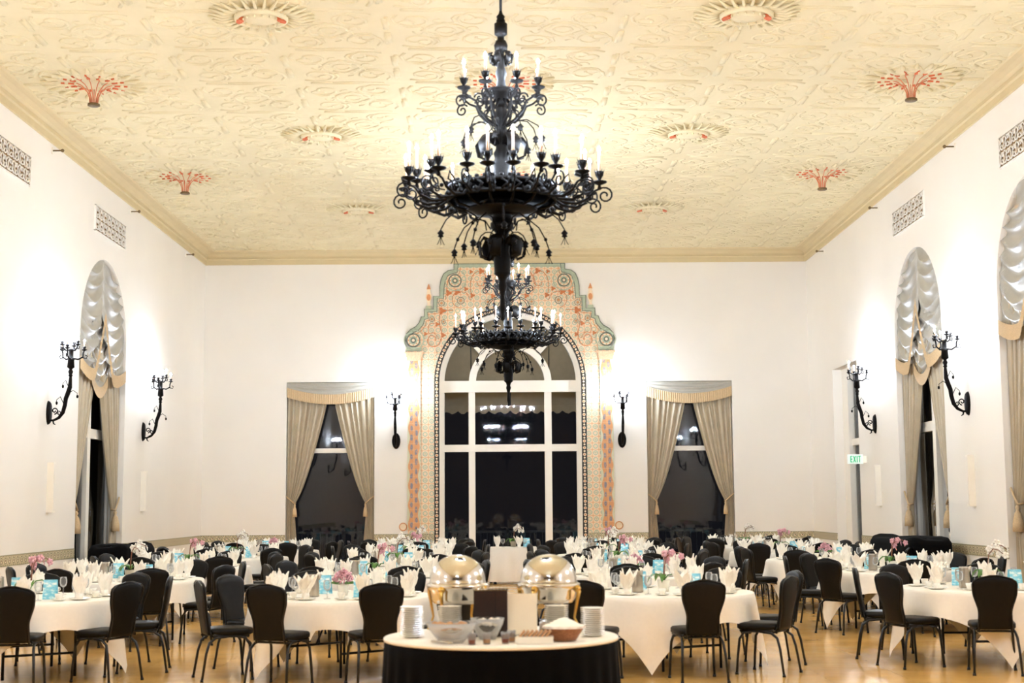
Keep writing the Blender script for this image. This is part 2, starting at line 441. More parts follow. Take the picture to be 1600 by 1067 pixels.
# ceiling: plaster field with raised strapwork, repeated panel by panel
def ceiling():
    m = MB()
    m.add([(-HW-.4, RW-.3, CEIL), (HW+.4, RW-.3, CEIL), (HW+.4, FW+.4, CEIL), (-HW-.4, FW+.4, CEIL)], [(0, 3, 2, 1)])
    m.add([(-HW-.4, RW-.3, CEIL+.15), (HW+.4, RW-.3, CEIL+.15), (HW+.4, FW+.4, CEIL+.15), (-HW-.4, FW+.4, CEIL+.15)], [(0, 1, 2, 3)])
    unit = MB(); a = 1.5
    def ridge(pts, r=.026): unit.tube([(p[0]*a, p[1]*a, 0) for p in pts], r, 6, True, .5)
    for k in range(4):
        c, s_ = math.cos(k*PI/2), math.sin(k*PI/2)
        def rot(p): x, y = p[0]-.5, p[1]-.5; return (.5+x*c-y*s_, .5+x*s_+y*c)
        ridge([rot(p) for p in spiral((.24, .24), .19, .05, PI*1.25, -1.15, 13)], .028)
        ridge([rot(p) for p in spiral((.68, .2), .13, .04, PI*.6, 1.0, 10)], .022)
        ridge([rot(p) for p in [(.40, .40), (.33, .47), (.30, .5), (.33, .53), (.40, .60)]], .03)
        ridge([rot((.5+.1*math.cos(t), .27+.05*math.sin(t))) for t in [i*PI/5 for i in range(8)]], .018)
        ridge([rot((.02, .16+.2*i/2)) for i in range(3)], .03)
    ridge([(.5+.17*math.cos(t), .5+.17*math.sin(t)) for t in [i*2*PI/14 for i in range(15)]], .03)
    ridge([(.5+.08*math.cos(t), .5+.08*math.sin(t)) for t in [i*2*PI/8 for i in range(9)]], .022)
    ridge([(0, .2), (0, .45)], .045); ridge([(0, .55), (0, .8)], .045)
    ridge([(.15, 0), (.5, .03), (.85, 0)], .03); ridge([(.15, 0), (.5, -.03), (.85, 0)], .03)
    for i in range(-5, 5):
        for j in range(6, 22):
            ox, oy = i*a, j*a+.35
            if ox < -HW+.1 or ox+a > HW+.4: pass
            m.add([(v[0]+ox, v[1]+oy, CEIL+v[2]) for v in unit.v if True], unit.f, True)
    # clip the strapwork to the cornice
    m.v = [(max(-HW+.2, min(HW-.2, x)) if abs(z-CEIL) < .06 and abs(x) < HW+.35 else x, min(y, FW-.2) if abs(z-CEIL) < .06 and y < FW+.35 else y, z) for x, y, z in m.v]
    return struct(m, 'ceiling', 'ceiling')
ceiling()

def cornice():
    prof = [(0, 7.37), (.035, 7.37), (.035, 7.48), (.06, 7.50), (.06, 7.52), (.045, 7.53), (.05, 7.57), (.09, 7.61), (.17, 7.64), (.26, 7.65), (.28, 7.67), (.30, 7.69), (0, 7.69)]
    m = MB(); n = len(prof)
    for (o, z) in prof:
        m.v += [(-HW+o, RW+o, z), (HW-o, RW+o, z), (HW-o, FW-o, z), (-HW+o, FW-o, z)]
    for i in range(n-1):
        for k in range(4):
            k2 = (k+1) % 4; m.f.append((i*4+k, i*4+k2, (i+1)*4+k2, (i+1)*4+k)); m.sm.append(False)
    struct(m, 'trim_1', 'cornice')
cornice()

# dado bands of patterned tile
def dado(P, u0, u1, z0=.83, z1=.99, mat='dado_x', name='trim_2'):
    zc = (z0+z1)/2; m = MB()
    m.v = []
    a, b = P(u0, zc, 0), P(u1, zc, .012)
    m.bx(min(a[0], b[0]), max(a[0], b[0]), min(a[1], b[1]), max(a[1], b[1]), -(z1-z0)/2, (z1-z0)/2)
    o = struct(m, name, mat); o.location.z = zc; return o
SUR_L, SUR_R = on_back(634, 700)[0], on_back(960, 700)[0]
BORD = .12
dado(P_back, -HW, WL[0], name='trim_2'); dado(P_back, WL[1], SUR_L, name='trim_3')
dado(P_back, SUR_R, WR[0], name='trim_4'); dado(P_back, WR[1], HW, name='trim_5')
dado(P_left, 8, L1[0]-.02, mat='dado_y', name='trim_6'); dado(P_left, L1[1]+.02, FW, mat='dado_y', name='trim_7')
dado(P_right, 8, R2[0], mat='dado_y', name='trim_8'); dado(P_right, R2[1], R1[0], mat='dado_y', name='trim_9')
dado(P_right, R1[1], RD[0], mat='dado_y', name='trim_10'); dado(P_right, RD[1], FW, mat='dado_y', name='trim_11')

# ------------------------------------------------------------------ windows
def rect_on(m, P, u0, u1, z0, z1, d0, d1):
    a, b = P(u0, z0, d0), P(u1, z1, d1)
    m.bx(min(a[0], b[0]), max(a[0], b[0]), min(a[1], b[1]), max(a[1], b[1]), z0, z1)
def arc_band(m, P, c, zc, r0, r1, d0, d1, a0=0, a1=PI, n=28):
    for i in range(n):
        p, q = a0+(a1-a0)*i/n, a0+(a1-a0)*(i+1)/n
        poly = [(c+r0*math.cos(p), zc+r0*math.sin(p)), (c+r1*math.cos(p), zc+r1*math.sin(p)),
                (c+r1*math.cos(q), zc+r1*math.sin(q)), (c+r0*math.cos(q), zc+r0*math.sin(q))]
        m.prism(poly, P, d0, d1)

def centre_window():
    f = MB(); P = P_back; d0, d1 = -.30, -.12
    x = lambda px: on_back(px, 650)[0]
    z = lambda py: on_back(797, py)[1]
    fw_ = x(694)-AX0
    g0, g1, g2, g3 = x(732), x(742), x(851), x(862)
    rect_on(f, P, AX0, AX0+fw_, 0, ASP, d0, d1); rect_on(f, P, AX1-fw_, AX1, 0, ASP, d0, d1)
    arc_band(f, P, AC, ASP, AR-fw_, AR, d0, d1)
    rect_on(f, P, g0, g1, 0, z(612), d0, d1); rect_on(f, P, g2, g3, 0, z(612), d0, d1)
    rect_on(f, P, AX0, AX1, z(612), z(594), d0, d1+.03)
    rect_on(f, P, AX0, AX1, z(705), z(694), d0, d1+.01)
    rect_on(f, P, AX0, AX1, 0, .25, d0, d1)
    ri, ro = 54*.01508, 65*.01508
    arc_band(f, P, AC, ASP, ri, ro, d0, d1)
    for a in (PI/4+.05, 3*PI/4-.05):
        ca, sa = math.cos(a), math.sin(a); t = .075
        poly = [(AC+ca*r_-sa*s_*t, ASP+sa*r_+ca*s_*t) for r_, s_ in ((ro-.02, -1), (AR-fw_+.02, -1), (AR-fw_+.02, 1), (ro-.02, 1))]
        f.prism(poly, P, d0, d1)
    o = struct(f, 'window_1', 'white_paint')
    g = MB()
    poly = [(AX0+.02, .02)] + [(AC-(AR-.02)*math.cos(PI*i/24), ASP+(AR-.02)*math.sin(PI*i/24)) for i in range(25)] + [(AX1-.02, .02)]
    g.prism(poly, P, -.23, -.222)
    struct(g, 'window_pane', 'glass', o)
    # awning canvas outside, scalloped along its lower edge
    a = MB(); zl, zt = z(634), WC[2]+.35
    n = 60; top = []; low = []
    for i in range(n+1):
        u = AX0-.6+(AX1-AX0+1.2)*i/n
        low.append((u, zl-.09*abs(math.sin(PI*(u-AC)/.26)), -1.6)); top.append((u, zt, -.385))
    vs = [P(*p) for p in top]+[P(p[0], zl+.12, -1.6) for p in low]+[P(*p) for p in low]
    N = n+1
    a.add(vs, [(k*N+i, k*N+i+1, (k+1)*N+i+1, (k+1)*N+i) for k in (0, 1) for i in range(n)])
    aw = a.build('window_awning', 'awning', solid=.02)
    tag(aw, 'taupe canvas awning with scalloped edge outside the arched window', 'awning')
    for u in (AC-.95, AC, AC+.95):
        MB().tube([P(u, zt, -.40), P(u, zl+.12, -1.58)], .018, 6).build('awning_rib', 'railing', aw)
centre_window()

def rect_window(nm, op):
    f = MB(); P = P_back; u0, u1, zt = op[:3]; t = .07
    rect_on(f, P, u0, u0+t, 0, zt, -.34, -.26); rect_on(f, P, u1-t, u1, 0, zt, -.34, -.26)
    rect_on(f, P, u0, u1, zt-t, zt, -.34, -.26); rect_on(f, P, u0, u1, 0, .18, -.34, -.26)
    zr = on_back(516, 703.5)[1]; rect_on(f, P, u0, u1, zr-.055, zr+.055, -.34, -.24)
    o = struct(f, nm, 'white_paint')
    g = MB(); rect_on(g, P, u0+.02, u1-.02, .02, zt-.02, -.305, -.297); struct(g, 'window_pane', 'glass', o)
rect_window('window_2', WL); rect_window('window_3', WR)

def arch_window(nm, P, op):
    f = MB(); u0, u1, zt = op[:3]; t = .1; c, r = (u0+u1)/2, (u1-u0)/2; zs = zt-r; d0, d1 = -.36, -.26
    rect_on(f, P, u0, u0+t, 0, zs, d0, d1); rect_on(f, P, u1-t, u1, 0, zs, d0, d1)
    arc_band(f, P, c, zs, r-t, r, d0, d1)
    rect_on(f, P, c-.09, c+.09, 0, zt-.05, d0, d1+.03)
    rect_on(f, P, u0, u1, 2.88, 3.05, d0, d1+.02); rect_on(f, P, u0, u1, 0, .2, d0, d1)
    rect_on(f, P, u0, u1, zs-.07, zs+.07, d0, d1+.02)
    o = struct(f, nm, 'white_paint')
    g = MB()
    poly = [(u0+.02, .02)] + [(c-(r-.02)*math.cos(PI*i/20), zs+(r-.02)*math.sin(PI*i/20)) for i in range(21)] + [(u1-.02, .02)]
    g.prism(poly, P, -.315, -.307); struct(g, 'window_pane', 'glass', o)
arch_window('window_4', P_left, L1); arch_window('window_5', P_right, R1); arch_window('window_6', P_right, R2)

def door_bay():
    f = MB(); P = P_right; u0, u1, zt = RD[:3]
    rect_on(f, P, u0, u0+.12, 0, zt, -.36, -.28); rect_on(f, P, u1-.5, u1, 0, zt, -.36, -.2)
    rect_on(f, P, u0, u1, zt-.12, zt, -.36, -.28); rect_on(f, P, u0, u1, 2.86, 3.0, -.36, -.26)
    rect_on(f, P, u0, u1, 0, .3, -.36, -.28)
    o = struct(f, 'door_1', 'white_paint')
    g = MB(); rect_on(g, P, u0+.05, u1-.05, .02, zt-.02, -.33, -.322); struct(g, 'door_pane', 'glass', o)
door_bay()

# terrace and railing beyond the far windows
struct(MB().bx(-9, 9, FW+.4, FW+5, -.25, -.05), 'terrace', 'terrace')
def railing():
    r = empty('balcony_railing', 'dark iron balustrade on the terrace beyond the far windows', 'railing', (0, FW+1.4, 0))
    m = MB(); m.bx(-8, 8, -.03, .03, .98, 1.03); m.bx(-8, 8, -.015, .015, .05, .08)
    m.build('rail', 'railing', r)
    b = MB()
    for i in range(108): b.bx(-8+i*.15-.008, -8+i*.15+.008, -.008, .008, .05, .99)
    b.build('balusters', 'railing', r)
    for x in (-8, -4, 0, 4, 8): MB().bx(x-.03, x+.03, -.03, .03, -.05, 1.08).build('post', 'railing', r)
railing()

# ------------------------------------------------------------------ curtains
def smooth(t): t = max(0, min(1, t)); return t*t*(3-2*t)
def drape(P, uo, inner, z0, z1, d, npl=7, amp=.045, nz=26, nu=72, seed=0):
    """pleated panel from fixed edge uo to inner(z)"""
    m = MB(); rnd = random.Random(seed); ph = [rnd.uniform(-.5, .5) for _ in range(6)]
    def fn(a, b):
        z = z0+(z1-z0)*b; ui = inner(z); s_ = a+.018*math.sin(2*PI*a*2.3+ph[0]*6)
        u = uo+(ui-uo)*a
        wv = math.sin(2*PI*npl*s_+ph[1]) + .35*math.sin(2*PI*npl*1.7*s_+ph[2]*5+z*.6)
        dd = d+amp*wv*(.55+.45*abs(ui-uo))
        return P(u, z, dd)
    m.grid(fn, nu, nz); return m

def back_curtain(op, nm):
    u0, u1, zt = op[:3]; w_ = u1-u0; c = (u0+u1)/2; zb = .03; zti = 1.72
    def off(z):
        if z >= zti: return .19+.86*((z-zti)/(zt-zti))**.72
        return .19+.07*smooth((zti-z)/1.2)
    side = {'l': (u0+.01, 1), 'r': (u1-.01, -1)}
    for k, (uo, sg) in side.items():
        wd = 'left' if k == 'l' else 'right'
        cu = drape(P_back, uo, lambda z, uo=uo, sg=sg: uo+sg*off(z)*w_/2.08, zb, zt-.02, -.10, 7, .03, 30, 84, seed=hash((nm, k)) % 99 if False else (3 if k == 'l' else 8)).build(
            'curtain', 'curtain')
        tag(cu, f'taupe satin curtain tied back on the {wd} side of the {nm} of the arch', 'curtain')
        tb = MB(); ui = uo+sg*.2
        pts = [P_back(uo, zti+.16, -.04), P_back(uo+sg*.1, zti+.08, -.035), P_back(ui, zti-.01, -.035), P_back(ui+sg*.015, zti, -.1)]
        tb.tube(pts, .014, 6); tb.build('tieback_cord', 'fringe', cu)
        ts = MB(); p = P_back(ui, zti-.32, -.045)
        ts.lathe([(.055, 0), (.05, .1), (.035, .2), (.016, .24), (.028, .27), (.012, .31)], p, 8, sy=.6); ts.build('tassel', 'fringe', cu)
    v = MB()
    lo = lambda s_: zt-.14-.17*(1-(2*s_-1)**2)
    def fn(a, b):
        u = u0+.01+(w_-.02)*a; zz = zt-.01+(lo(a)-zt+.01)*b
        return P_back(u, zz, -.02+.022*math.sin(2*PI*(b*2.5))*(1-(2*a-1)**4))
    v.grid(fn, 24, 16); vo = v.build('window_valance', 'swag')
    tag(vo, f'curved grey swag valance with tan fringe over the {nm} of the tiled arch', 'valance')
    fr = MB()
    fr.grid(lambda a, b: P_back(u0+.01+(w_-.02)*a, lo(a)+.015-(.23)*b, .0+.006*math.sin(a*2*PI*40)+.002), 200, 3)
    fr.build('fringe', 'fringe', vo)
back_curtain(WL, 'window left'); back_curtain(WR, 'window right')

def arch_curtain(P, op, where, flip):
    """side-wall arched window: two tied-back panels and a ruched festoon in the arch"""
    u0, u1, zt = op[:3]; c, r = (u0+u1)/2, (u1-u0)/2; zs = zt-r; zti = 1.62
    for k, (uo, sg) in enumerate(((u0+.02, 1), (u1-.02, -1))):
        end = 'nearer' if sg > 0 else 'farther'
        def off(z):
            if z >= zti: return .26+(r-.36)*min(1, ((z-zti)/(4.2-zti)))**.8
            return .26+.16*smooth((zti-z)/1.3)
        cu = drape(P, uo, lambda z, uo=uo, sg=sg: uo+sg*off(z), .03, 4.5, -.13, 9, .035, 34, 100, seed=5+k).build('curtain', 'curtain')
        tag(cu, f'taupe satin curtain, {end} half, at the {where}', 'curtain')
        ui = uo+sg*.27
        MB().tube([P(uo, zti+.22, -.06), P(uo+sg*.14, zti+.1, -.05), P(ui, zti-.01, -.05), P(ui, zti, -.14)], .016, 6).build('tieback_cord', 'fringe', cu)
        MB().lathe([(.085, 0), (.08, .13), (.05, .26), (.02, .3), (.035, .34), (.012, .38)], P(ui-sg*.03, zti-.4, -.06), 8).build('tassel', 'fringe', cu)
    v = MB()
    def hem(u):
        s_ = abs(u-c)/r
        return zs-.42-.16*math.sin(PI*min(1, s_))+.9*max(0, 1-s_/.42)**1.25
    def top(u): return zs+math.sqrt(max(0, r*r*.995-(u-c)**2))
    for sg in (1, -1):
        def fn(a, b, sg=sg):
            u = c+sg*(r-.015)*a; t, h = top(u), hem(u); zz = t+(h-t)*b
            sc = zz + .34*4*a*(1-a)*(.75+.25*b) + .02*math.sin(9*zz)
            fold = 1-2*abs(math.sin(PI*sc/.25))**.8
            amp = .05*min(1, 6*(1-a)+.25)*min(1, 5*a+.15)
            gather = 0
            return P(u, zz, -.05+amp*fold+gather)
        v.grid(fn, 44, 110)
    vo = v.build('festoon_valance', 'swag')
    tag(vo, f'silver ruched festoon filling the {where}', 'valance')
    fr = MB()
    for sg in (1, -1):
        fr.grid(lambda a, b, sg=sg: P(c+sg*(r-.015)*a, hem(c+sg*(r-.015)*a)+.03-.22*b, .012+.004*math.sin(a*2*PI*30)), 120, 3)
    fr.build('fringe', 'fringe', vo)
    tl = MB()
    def tf(a, b):
        u = c+(a-.5)*1.0; zz = zs+.35-(.95+.25*(1-(2*a-1)**2))*b
        return P(u, zz, -.11+.04*math.sin(2*PI*(zz+.25*(1-(2*a-1)**2))/.22))
    tl.grid(tf, 20, 40); tl.build('swag', 'swag', vo)
    fl = MB(); fl.grid(lambda a, b: P(c+(a-.5)*1.0, zs-.57-.25*(1-(2*a-1)**2)-.2*b, -.06), 40, 2); fl.build('fringe', 'fringe', vo)
arch_curtain(P_left, L1, 'arched window in the left wall', 1)
arch_curtain(P_right, R1, 'far arched window in the right wall', 1)
arch_curtain(P_right, R2, 'near arched window in the right wall', 1)

# ------------------------------------------------------------------ tiled surround of the arch
def surround():
    L = [(637, 862), (637, 556), (633, 549), (657, 549), (656, 543), (646, 543), (638, 540), (633.5, 532), (635, 522), (641, 515), (650, 510), (655, 504), (658, 495),
         (663, 495), (663, 483), (677, 483), (677, 463), (687, 463), (687, 448), (689, 437), (693, 428), (700, 423), (709, 421.5), (709, 412.5)]
    # trace the left half on the wall and mirror it about the arch
    pts = [on_back(x, y) for x, y in L]
    dx = AC
    pts = [(min(u, dx), z) for u, z in pts]
    pts = [(pts[0][0], 0.0)] + pts[1:]
    right = [(2*dx-u, z) for u, z in reversed(pts)]
    inner = [(AX1, 0.0)] + [(AC+AR*math.cos(PI*i/36), ASP+AR*math.sin(PI*i/36)) for i in range(37)] + [(AX0, 0.0)]
    poly = pts + right + inner
    root = MB().prism(poly, P_back, 0, .03).build('tile_surround', 'surround')
    tag(root, 'stepped wall surround of painted orange and sage tiles framing the arched window', 'tile surround')
    # sage outline that follows the stepped head
    def off_path(path, o):
        out = []
        for i, p in enumerate(path):
            a = Vector(path[max(0, i-1)]); b = Vector(path[min(len(path)-1, i+1)]); t = (b-a).normalized()
            n_ = Vector((t.y, -t.x)); out.append((p[0]+n_.x*o, p[1]+n_.y*o))
        return out
    head = pts[5:]
    for side in (1, -1):
        for (o0, o1, mat, dd) in ((0.0, .10, 'green', .036), (.10, .118, 'darkline', .04), (-.004, .014, 'darkline', .042), (.16, .178, 'orange', .036)):
            a_, b_ = off_path(head, o0), off_path(head, o1)
            m = MB()
            for i in range(len(head)-1):
                q = [a_[i], a_[i+1], b_[i+1], b_[i]]
                if side < 0: q = [(2*AC-u, z) for u, z in q]
                m.prism(q, P_back, .0, dd)
            m.build('outline_band', mat, root)
    tb0, tb1 = pts[-1], right[0]
    m = MB(); rect_on(m, P_back, tb0[0], tb1[0], tb0[1]-.09, tb0[1], 0, .036); m.build('outline_band', 'green', root)
    m = MB(); rect_on(m, P_back, tb0[0], tb1[0], tb0[1]-.012, tb0[1]+.004, 0, .042); m.build('outline_band', 'darkline', root)
    # dotted black and cream border round the opening
    path = [(AX0-BORD/2, .3+i*.1) for i in range(int((ASP-.3)/.1))]
    ring = MB(); ring2 = MB()
    for i in range(40):
        a0, a1 = PI*i/40, PI*(i+1)/40
        ring.prism([(AC+(AR+e)*math.cos(a), ASP+(AR+e)*math.sin(a)) for e, a in ((.0, a0), (BORD, a0), (BORD, a1), (.0, a1))], P_back, 0, .045)
    rect_on(ring, P_back, AX0-BORD, AX0, 0, ASP, 0, .045); rect_on(ring, P_back, AX1, AX1+BORD, 0, ASP, 0, .045)
    bd = ring.build('border', simple('black_border_glaze', (44, 36, 28), .5), root)
    dots = MB(); odots = MB()
    def dot(m, u, z, r): m.lathe([(r, 0), (r, .006)], P_back(u, z, .044), 10, False, R=Matrix.Rotation(PI/2, 3, 'X'))
    nst = int((ASP-.08)/.078)
    for i in range(nst):
        for u in (AX0-BORD/2, AX1+BORD/2):
            dot(dots, u, ASP-.078*(i+1), .036 if i % 2 else .024)
            if i % 2: dot(odots, u, ASP-.078*(i+1), .02)
    na = int(PI*(AR+.06)/.078)
    for i in range(0, na+1):
        a = PI*i/na; u, z_ = AC+(AR+BORD/2)*math.cos(a), ASP+(AR+BORD/2)*math.sin(a)
        dot(dots, u, z_, .036 if i % 2 else .024)
        if i % 2: dot(odots, u, z_, .02)
    dots.build('cream_dots', 'cream_tile', bd, kind='stuff')
    o_ = odots.build('orange_dots', 'orange', bd, kind='stuff'); o_.location.y = -.006
    # pilasters with capitals
    z_top, z_bot = on_back(647, 556)[1], on_back(647, 827)[1]
    for sg in (-1, 1):
        u = AC+sg*(AC-on_back(647, 700)[0])
        m = MB(); m.bx(-.152, .152, 0, .02, 0, z_top-z_bot)
        p = m.build('pilaster', 'pilaster', root); p.location = (u, FW-.055, z_bot)
        cp = MB(); z_ = on_back(647, 556)[1]
        cp.bx(u-.19, u+.19, FW-.075, FW, z_-.03, z_+.05); cp.bx(u-.22, u+.22, FW-.085, FW, z_+.05, z_+.09)
        cp.bx(u-.17, u+.17, FW-.07, FW, z_-.12, z_-.03); cp.build('capital', 'peach', root)
        cb = MB(); cb.bx(u-.18, u+.18, FW-.06, FW, z_+.11, z_+.2); cb.build('scroll_base', 'green', root)
        # foot volute and lower panel
        fv_ = MB(); uf, zf = AC+sg*(AC-on_back(630, 823)[0]), on_back(630, 823)[1]
        fv_.lathe([(.10, 0), (.10, .03)], P_back(uf, zf, .0), 20, False, R=Matrix.Rotation(PI/2, 3, 'X')); fo = fv_.build('foot_volute', 'cream_tile', root)
        MB().tube([P_back(a, b, .03) for a, b in [(uf+.085*math.cos(t), zf+.085*math.sin(t)) for t in [i*2*PI/16 for i in range(17)]]], .014, 4).build('ring', 'orange', fo)
        lp = MB(); a, b = on_back(644, 700)[0], on_back(668, 700)[0]
        if sg > 0: a, b = 2*AC-b, 2*AC-a
        rect_on(lp, P_back, a-.12, b+.02, .2, .78, 0, .045); lp.build('lower_panel', 'orange', root)
        lo, hi = sorted((AC+sg*(AR+BORD), AC+sg*(AC-SUR_L)))
        dd = MB(); rect_on(dd, P_back, lo, hi, -.08, .08, 0, .05); q_ = dd.build('dado_band', 'dado_x', root); q_.location.z = .91
    # medallions
    def medallion(u, z, r, cols=('darkline', 'cream_tile', 'green', 'darkline', 'cream_tile')):
        base = None
        for i, c in enumerate(cols):
            rr = r*(1-i*.2)
            m = MB(); m.lathe([(rr, 0), (rr, .012)], P_back(u, z, .028+i*.004), 24, False, R=Matrix.Rotation(PI/2, 3, 'X'))
            o = m.build('medallion' if base is None else 'ring', c, root if base is None else base)
            if base is None: base = o
        m = MB()
        for k in range(8):
            a = 2*PI*k/8; m.lathe([(r*.09, 0), (r*.09, .008)], P_back(u+math.cos(a)*r*.68, z+math.sin(a)*r*.68, .05), 8, False, R=Matrix.Rotation(PI/2, 3, 'X'))
        m.build('petal_dots', 'orange', base)
    for sg in (-1, 1):
        def mir(px, py):
            u, z = on_back(px, py); return (AC+sg*(AC-u), z)
        medallion(*mir(646, 532), .17); medallion(*mir(711, 439), .16)
        for (px, py, r) in ((690, 474, .075), (675, 499, .065), (693, 503, .055), (720, 470, .09), (762, 472, .07)): medallion(*mir(px, py), r, ('darkline', 'cream_tile', 'green', 'orange'))
        # big scroll outlines beside the shoulder and foot medallions
        for (px, py, r, a0) in ((711, 439, .27, PI/2), (646, 532, .255, PI/2)):
            u, z = mir(px, py)
            pp = spiral((u, z), r, r*.8, a0, (-sg)*1.0*-1, 26)
            MB().tube([P_back(a, b, .034) for a, b in pp], [.045]*27, 4, True, .3).build('volute_band', 'green', root)
        # arabesque scrolls
        def mirp(pp): return [(AC+sg*(AC-a), b) for a, b in pp]
        def W(px, py): return on_back(px, py)
        def curve(pxs, r=.02):
            # smooth the traced points with a Catmull-Rom spline
            q = [Vector(W(*p)) for p in pxs]; q = [q[0]]+q+[q[-1]]; out = []
            for i in range(1, len(q)-2):
                for t in (0, .25, .5, .75):
                    out.append(.5*((2*q[i])+(-q[i-1]+q[i+1])*t+(2*q[i-1]-5*q[i]+4*q[i+1]-q[i+2])*t*t+(-q[i-1]+3*q[i]-3*q[i+1]+q[i+2])*t**3))
            out.append(q[-2])
            MB().tube([P_back(a, b, .034) for a, b in mirp([(v.x, v.y) for v in out])], r*1.15, 4, True, .35).build('arabesque', 'scroll', root)
        curve([(708, 485), (694, 486), (687, 493), (687, 508), (690, 522), (686, 538), (675, 542), (668, 534), (672, 525), (680, 527), (681, 533)], .024)
        curve([(686, 530), (678, 520), (671, 522), (669, 512), (673, 506), (679, 506)], .016)
        curve([(737, 462), (735, 448), (738, 432), (748, 424), (758, 430), (757, 444), (748, 447), (745, 440)], .022)
        curve([(764, 425), (756, 440), (759, 456), (772, 462), (783, 456)], .02)
        curve([(736, 470), (728, 458), (714, 457), (707, 465), (709, 476), (718, 482)], .02)
        curve([(700, 458), (712, 455), (720, 458)], .018)
        curve([(681, 548), (683, 553), (679, 557)], .012)
        curve([(770, 440), (776, 430), (784, 432), (784, 440), (778, 442)], .016)
        for (px, py, r) in ((701, 458, .06), (714, 457, .06), (691, 486, .07), (693, 524, .045), (665, 522, .04), (752, 424, .06), (736, 425, .04), (738, 462, .05), (683, 507, .045), (770, 463, .05), (728, 452, .045)):
            u, z = mir(px, py)
            m = MB(); m.prism([(u+math.cos(t)*r*(1+.35*math.cos(3*t)), z+math.sin(t)*r*(1+.35*math.cos(3*t))) for t in [i*2*PI/18 for i in range(18)]], P_back, .02, .037)
            m.build('leaf_motif', 'scroll', root)
    # finials that stand on the steps
    for sg, wd in ((-1, 'left'), (1, 'right')):
        u = AC+sg*(AC-on_back(670, 460)[0]); zb = on_back(670, 483)[1]
        f = MB(); f.bx(u-.065, u+.065, FW-.045, FW, zb, zb+.075)
        fo = f.build('tile_finial', 'green'); tag(fo, f'slim orange urn finial painted on the {wd} step of the tile surround', 'finial')
        prof = [(.04, 0), (.03, .05), (.04, .1), (.075, .2), (.06, .28), (.035, .3), (.05, .31), (.05, .33), (.035, .34), (.035, .38), (.05, .39), (.03, .45), (.006, .52)]
        pl = [(u+r, zb+.075+z) for r, z in prof]+[(u-r, zb+.075+z) for r, z in reversed(prof)]
        MB().prism(pl, P_back, 0, .045).build('urn', 'cream_tile', fo)
        MB().prism([(u-.05, zb+.47), (u+.05, zb+.47), (u+.006, zb+.595), (u-.006, zb+.595)], P_back, .0, .05).build('spire', 'orange', fo)
        MB().prism([(u+.05*math.cos(t), zb+.275+.08*math.sin(t)) for t in [i*PI/6 for i in range(12)]], P_back, .0, .05).build('boss', 'orange', fo)
surround()

# ------------------------------------------------------------------ ceiling ornaments
def rosette(x, y, label):
    e = empty('ceiling_rosette', label, 'ceiling rosette', (x, y, CEIL), 0, 'plaster sunburst rosettes on the ceiling')
    e.scale = (.62, .7, .8)
    m = MB()
    for k in range(28):
        a = 2*PI*k/28; ca, sa = math.cos(a), math.sin(a); ex = 1.25
        m.tube([(ca*.42*ex, sa*.42, -.03), (ca*.62*ex, sa*.62, -.06), (ca*.85*ex, sa*.85, -.012)], [.02, .035, .015], 5)
    m.build('rays', 'ceiling', e)
    r = MB(); r.lathe([(.46, 0), (.44, -.09), (.38, -.1), (.34, -.05), (.3, -.05), (.26, -.09), (.1, -.1), (0, -.1)], (0, 0, 0), 28, sx=1.2); r.build('boss', 'ceiling', e)
    for sg in (-1, 1):
        f = MB(); pl = [(sg*.33, -.1), (sg*.40, -.13), (sg*.47, -.08), (sg*.5, .02), (sg*.46, .1), (sg*.4, .05), (sg*.35, .03)]
        f.prism(pl, lambda u, v, d: (u, v, d), -.115, -.06); f.build('flame_motif', 'red', e)
    b = MB()
    for k in range(14):
        a = 2*PI*k/14; b.ball((math.cos(a)*.36, math.sin(a)*.3, -.1), .025, 6)
    b.build('beads', 'ceiling', e)
sd = {-1: 'left', 1: 'right'}
od = ['nearest', 'second', 'farthest']
for sg in (-1, 1):
    for i, y in enumerate((17.0, 22.7, 28.6)):
        rosette(sg*3.0, y, f'cream plaster sunburst rosette with red flames, {od[i]} in the {sd[sg]} ceiling row')
def fan(x, y, label):
    """bronze disc hung on curved red stems that flare up to a painted ring on the ceiling"""
    e = empty('ceiling_spray_fixture', label, 'ceiling ornament', (x, y, CEIL), 0, 'red spray fixtures on the ceiling')
    d = MB(); d.lathe([(.06, -.285), (.085, -.29), (.088, -.315), (.07, -.325), (.02, -.33), (0, -.33)], (0, 0, 0), 18); d.lathe([(0, -.284), (.06, -.285)], (0, 0, 0), 18); d.build('round_grille', 'brown', e)
    l = MB(); t = MB(); fl = lambda u, v, d: (u, v, d)
    for k in range(11):
        a = 2*PI*(k+.25)/11; ca, sa = math.cos(a), math.sin(a)
        l.tube([(ca*r, sa*r, z) for r, z in ((.055, -.29), (.062, -.2), (.10, -.11), (.17, -.04), (.25, -.01))], .0075, 5)
    for k in range(14):
        a = 2*PI*(k+.5)/14; ca, sa = math.cos(a), math.sin(a)
        for r0, r1, w_ in ((.28, .36, .022), (.41, .46, .014)):
            t.prism([(ca*r0-sa*w_, sa*r0+ca*w_), (ca*r0+sa*w_, sa*r0-ca*w_), (ca*r1+sa*w_*.4, sa*r1-ca*w_*.4), (ca*r1-sa*w_*.4, sa*r1+ca*w_*.4)], fl, -.02, 0)
    l.build('stems', 'redline', e); t.build('buds', 'red', e)
    s_ = MB()
    for k in range(22):
        a = 2*PI*k/22; ca, sa = math.cos(a), math.sin(a); s_.tube([(ca*.5, sa*.5, -.005), (ca*.66, sa*.66, -.025), (ca*.74, sa*.74, -.005)], [.015, .035, .015], 6)
    s_.build('shell_rim', 'ceiling', e)
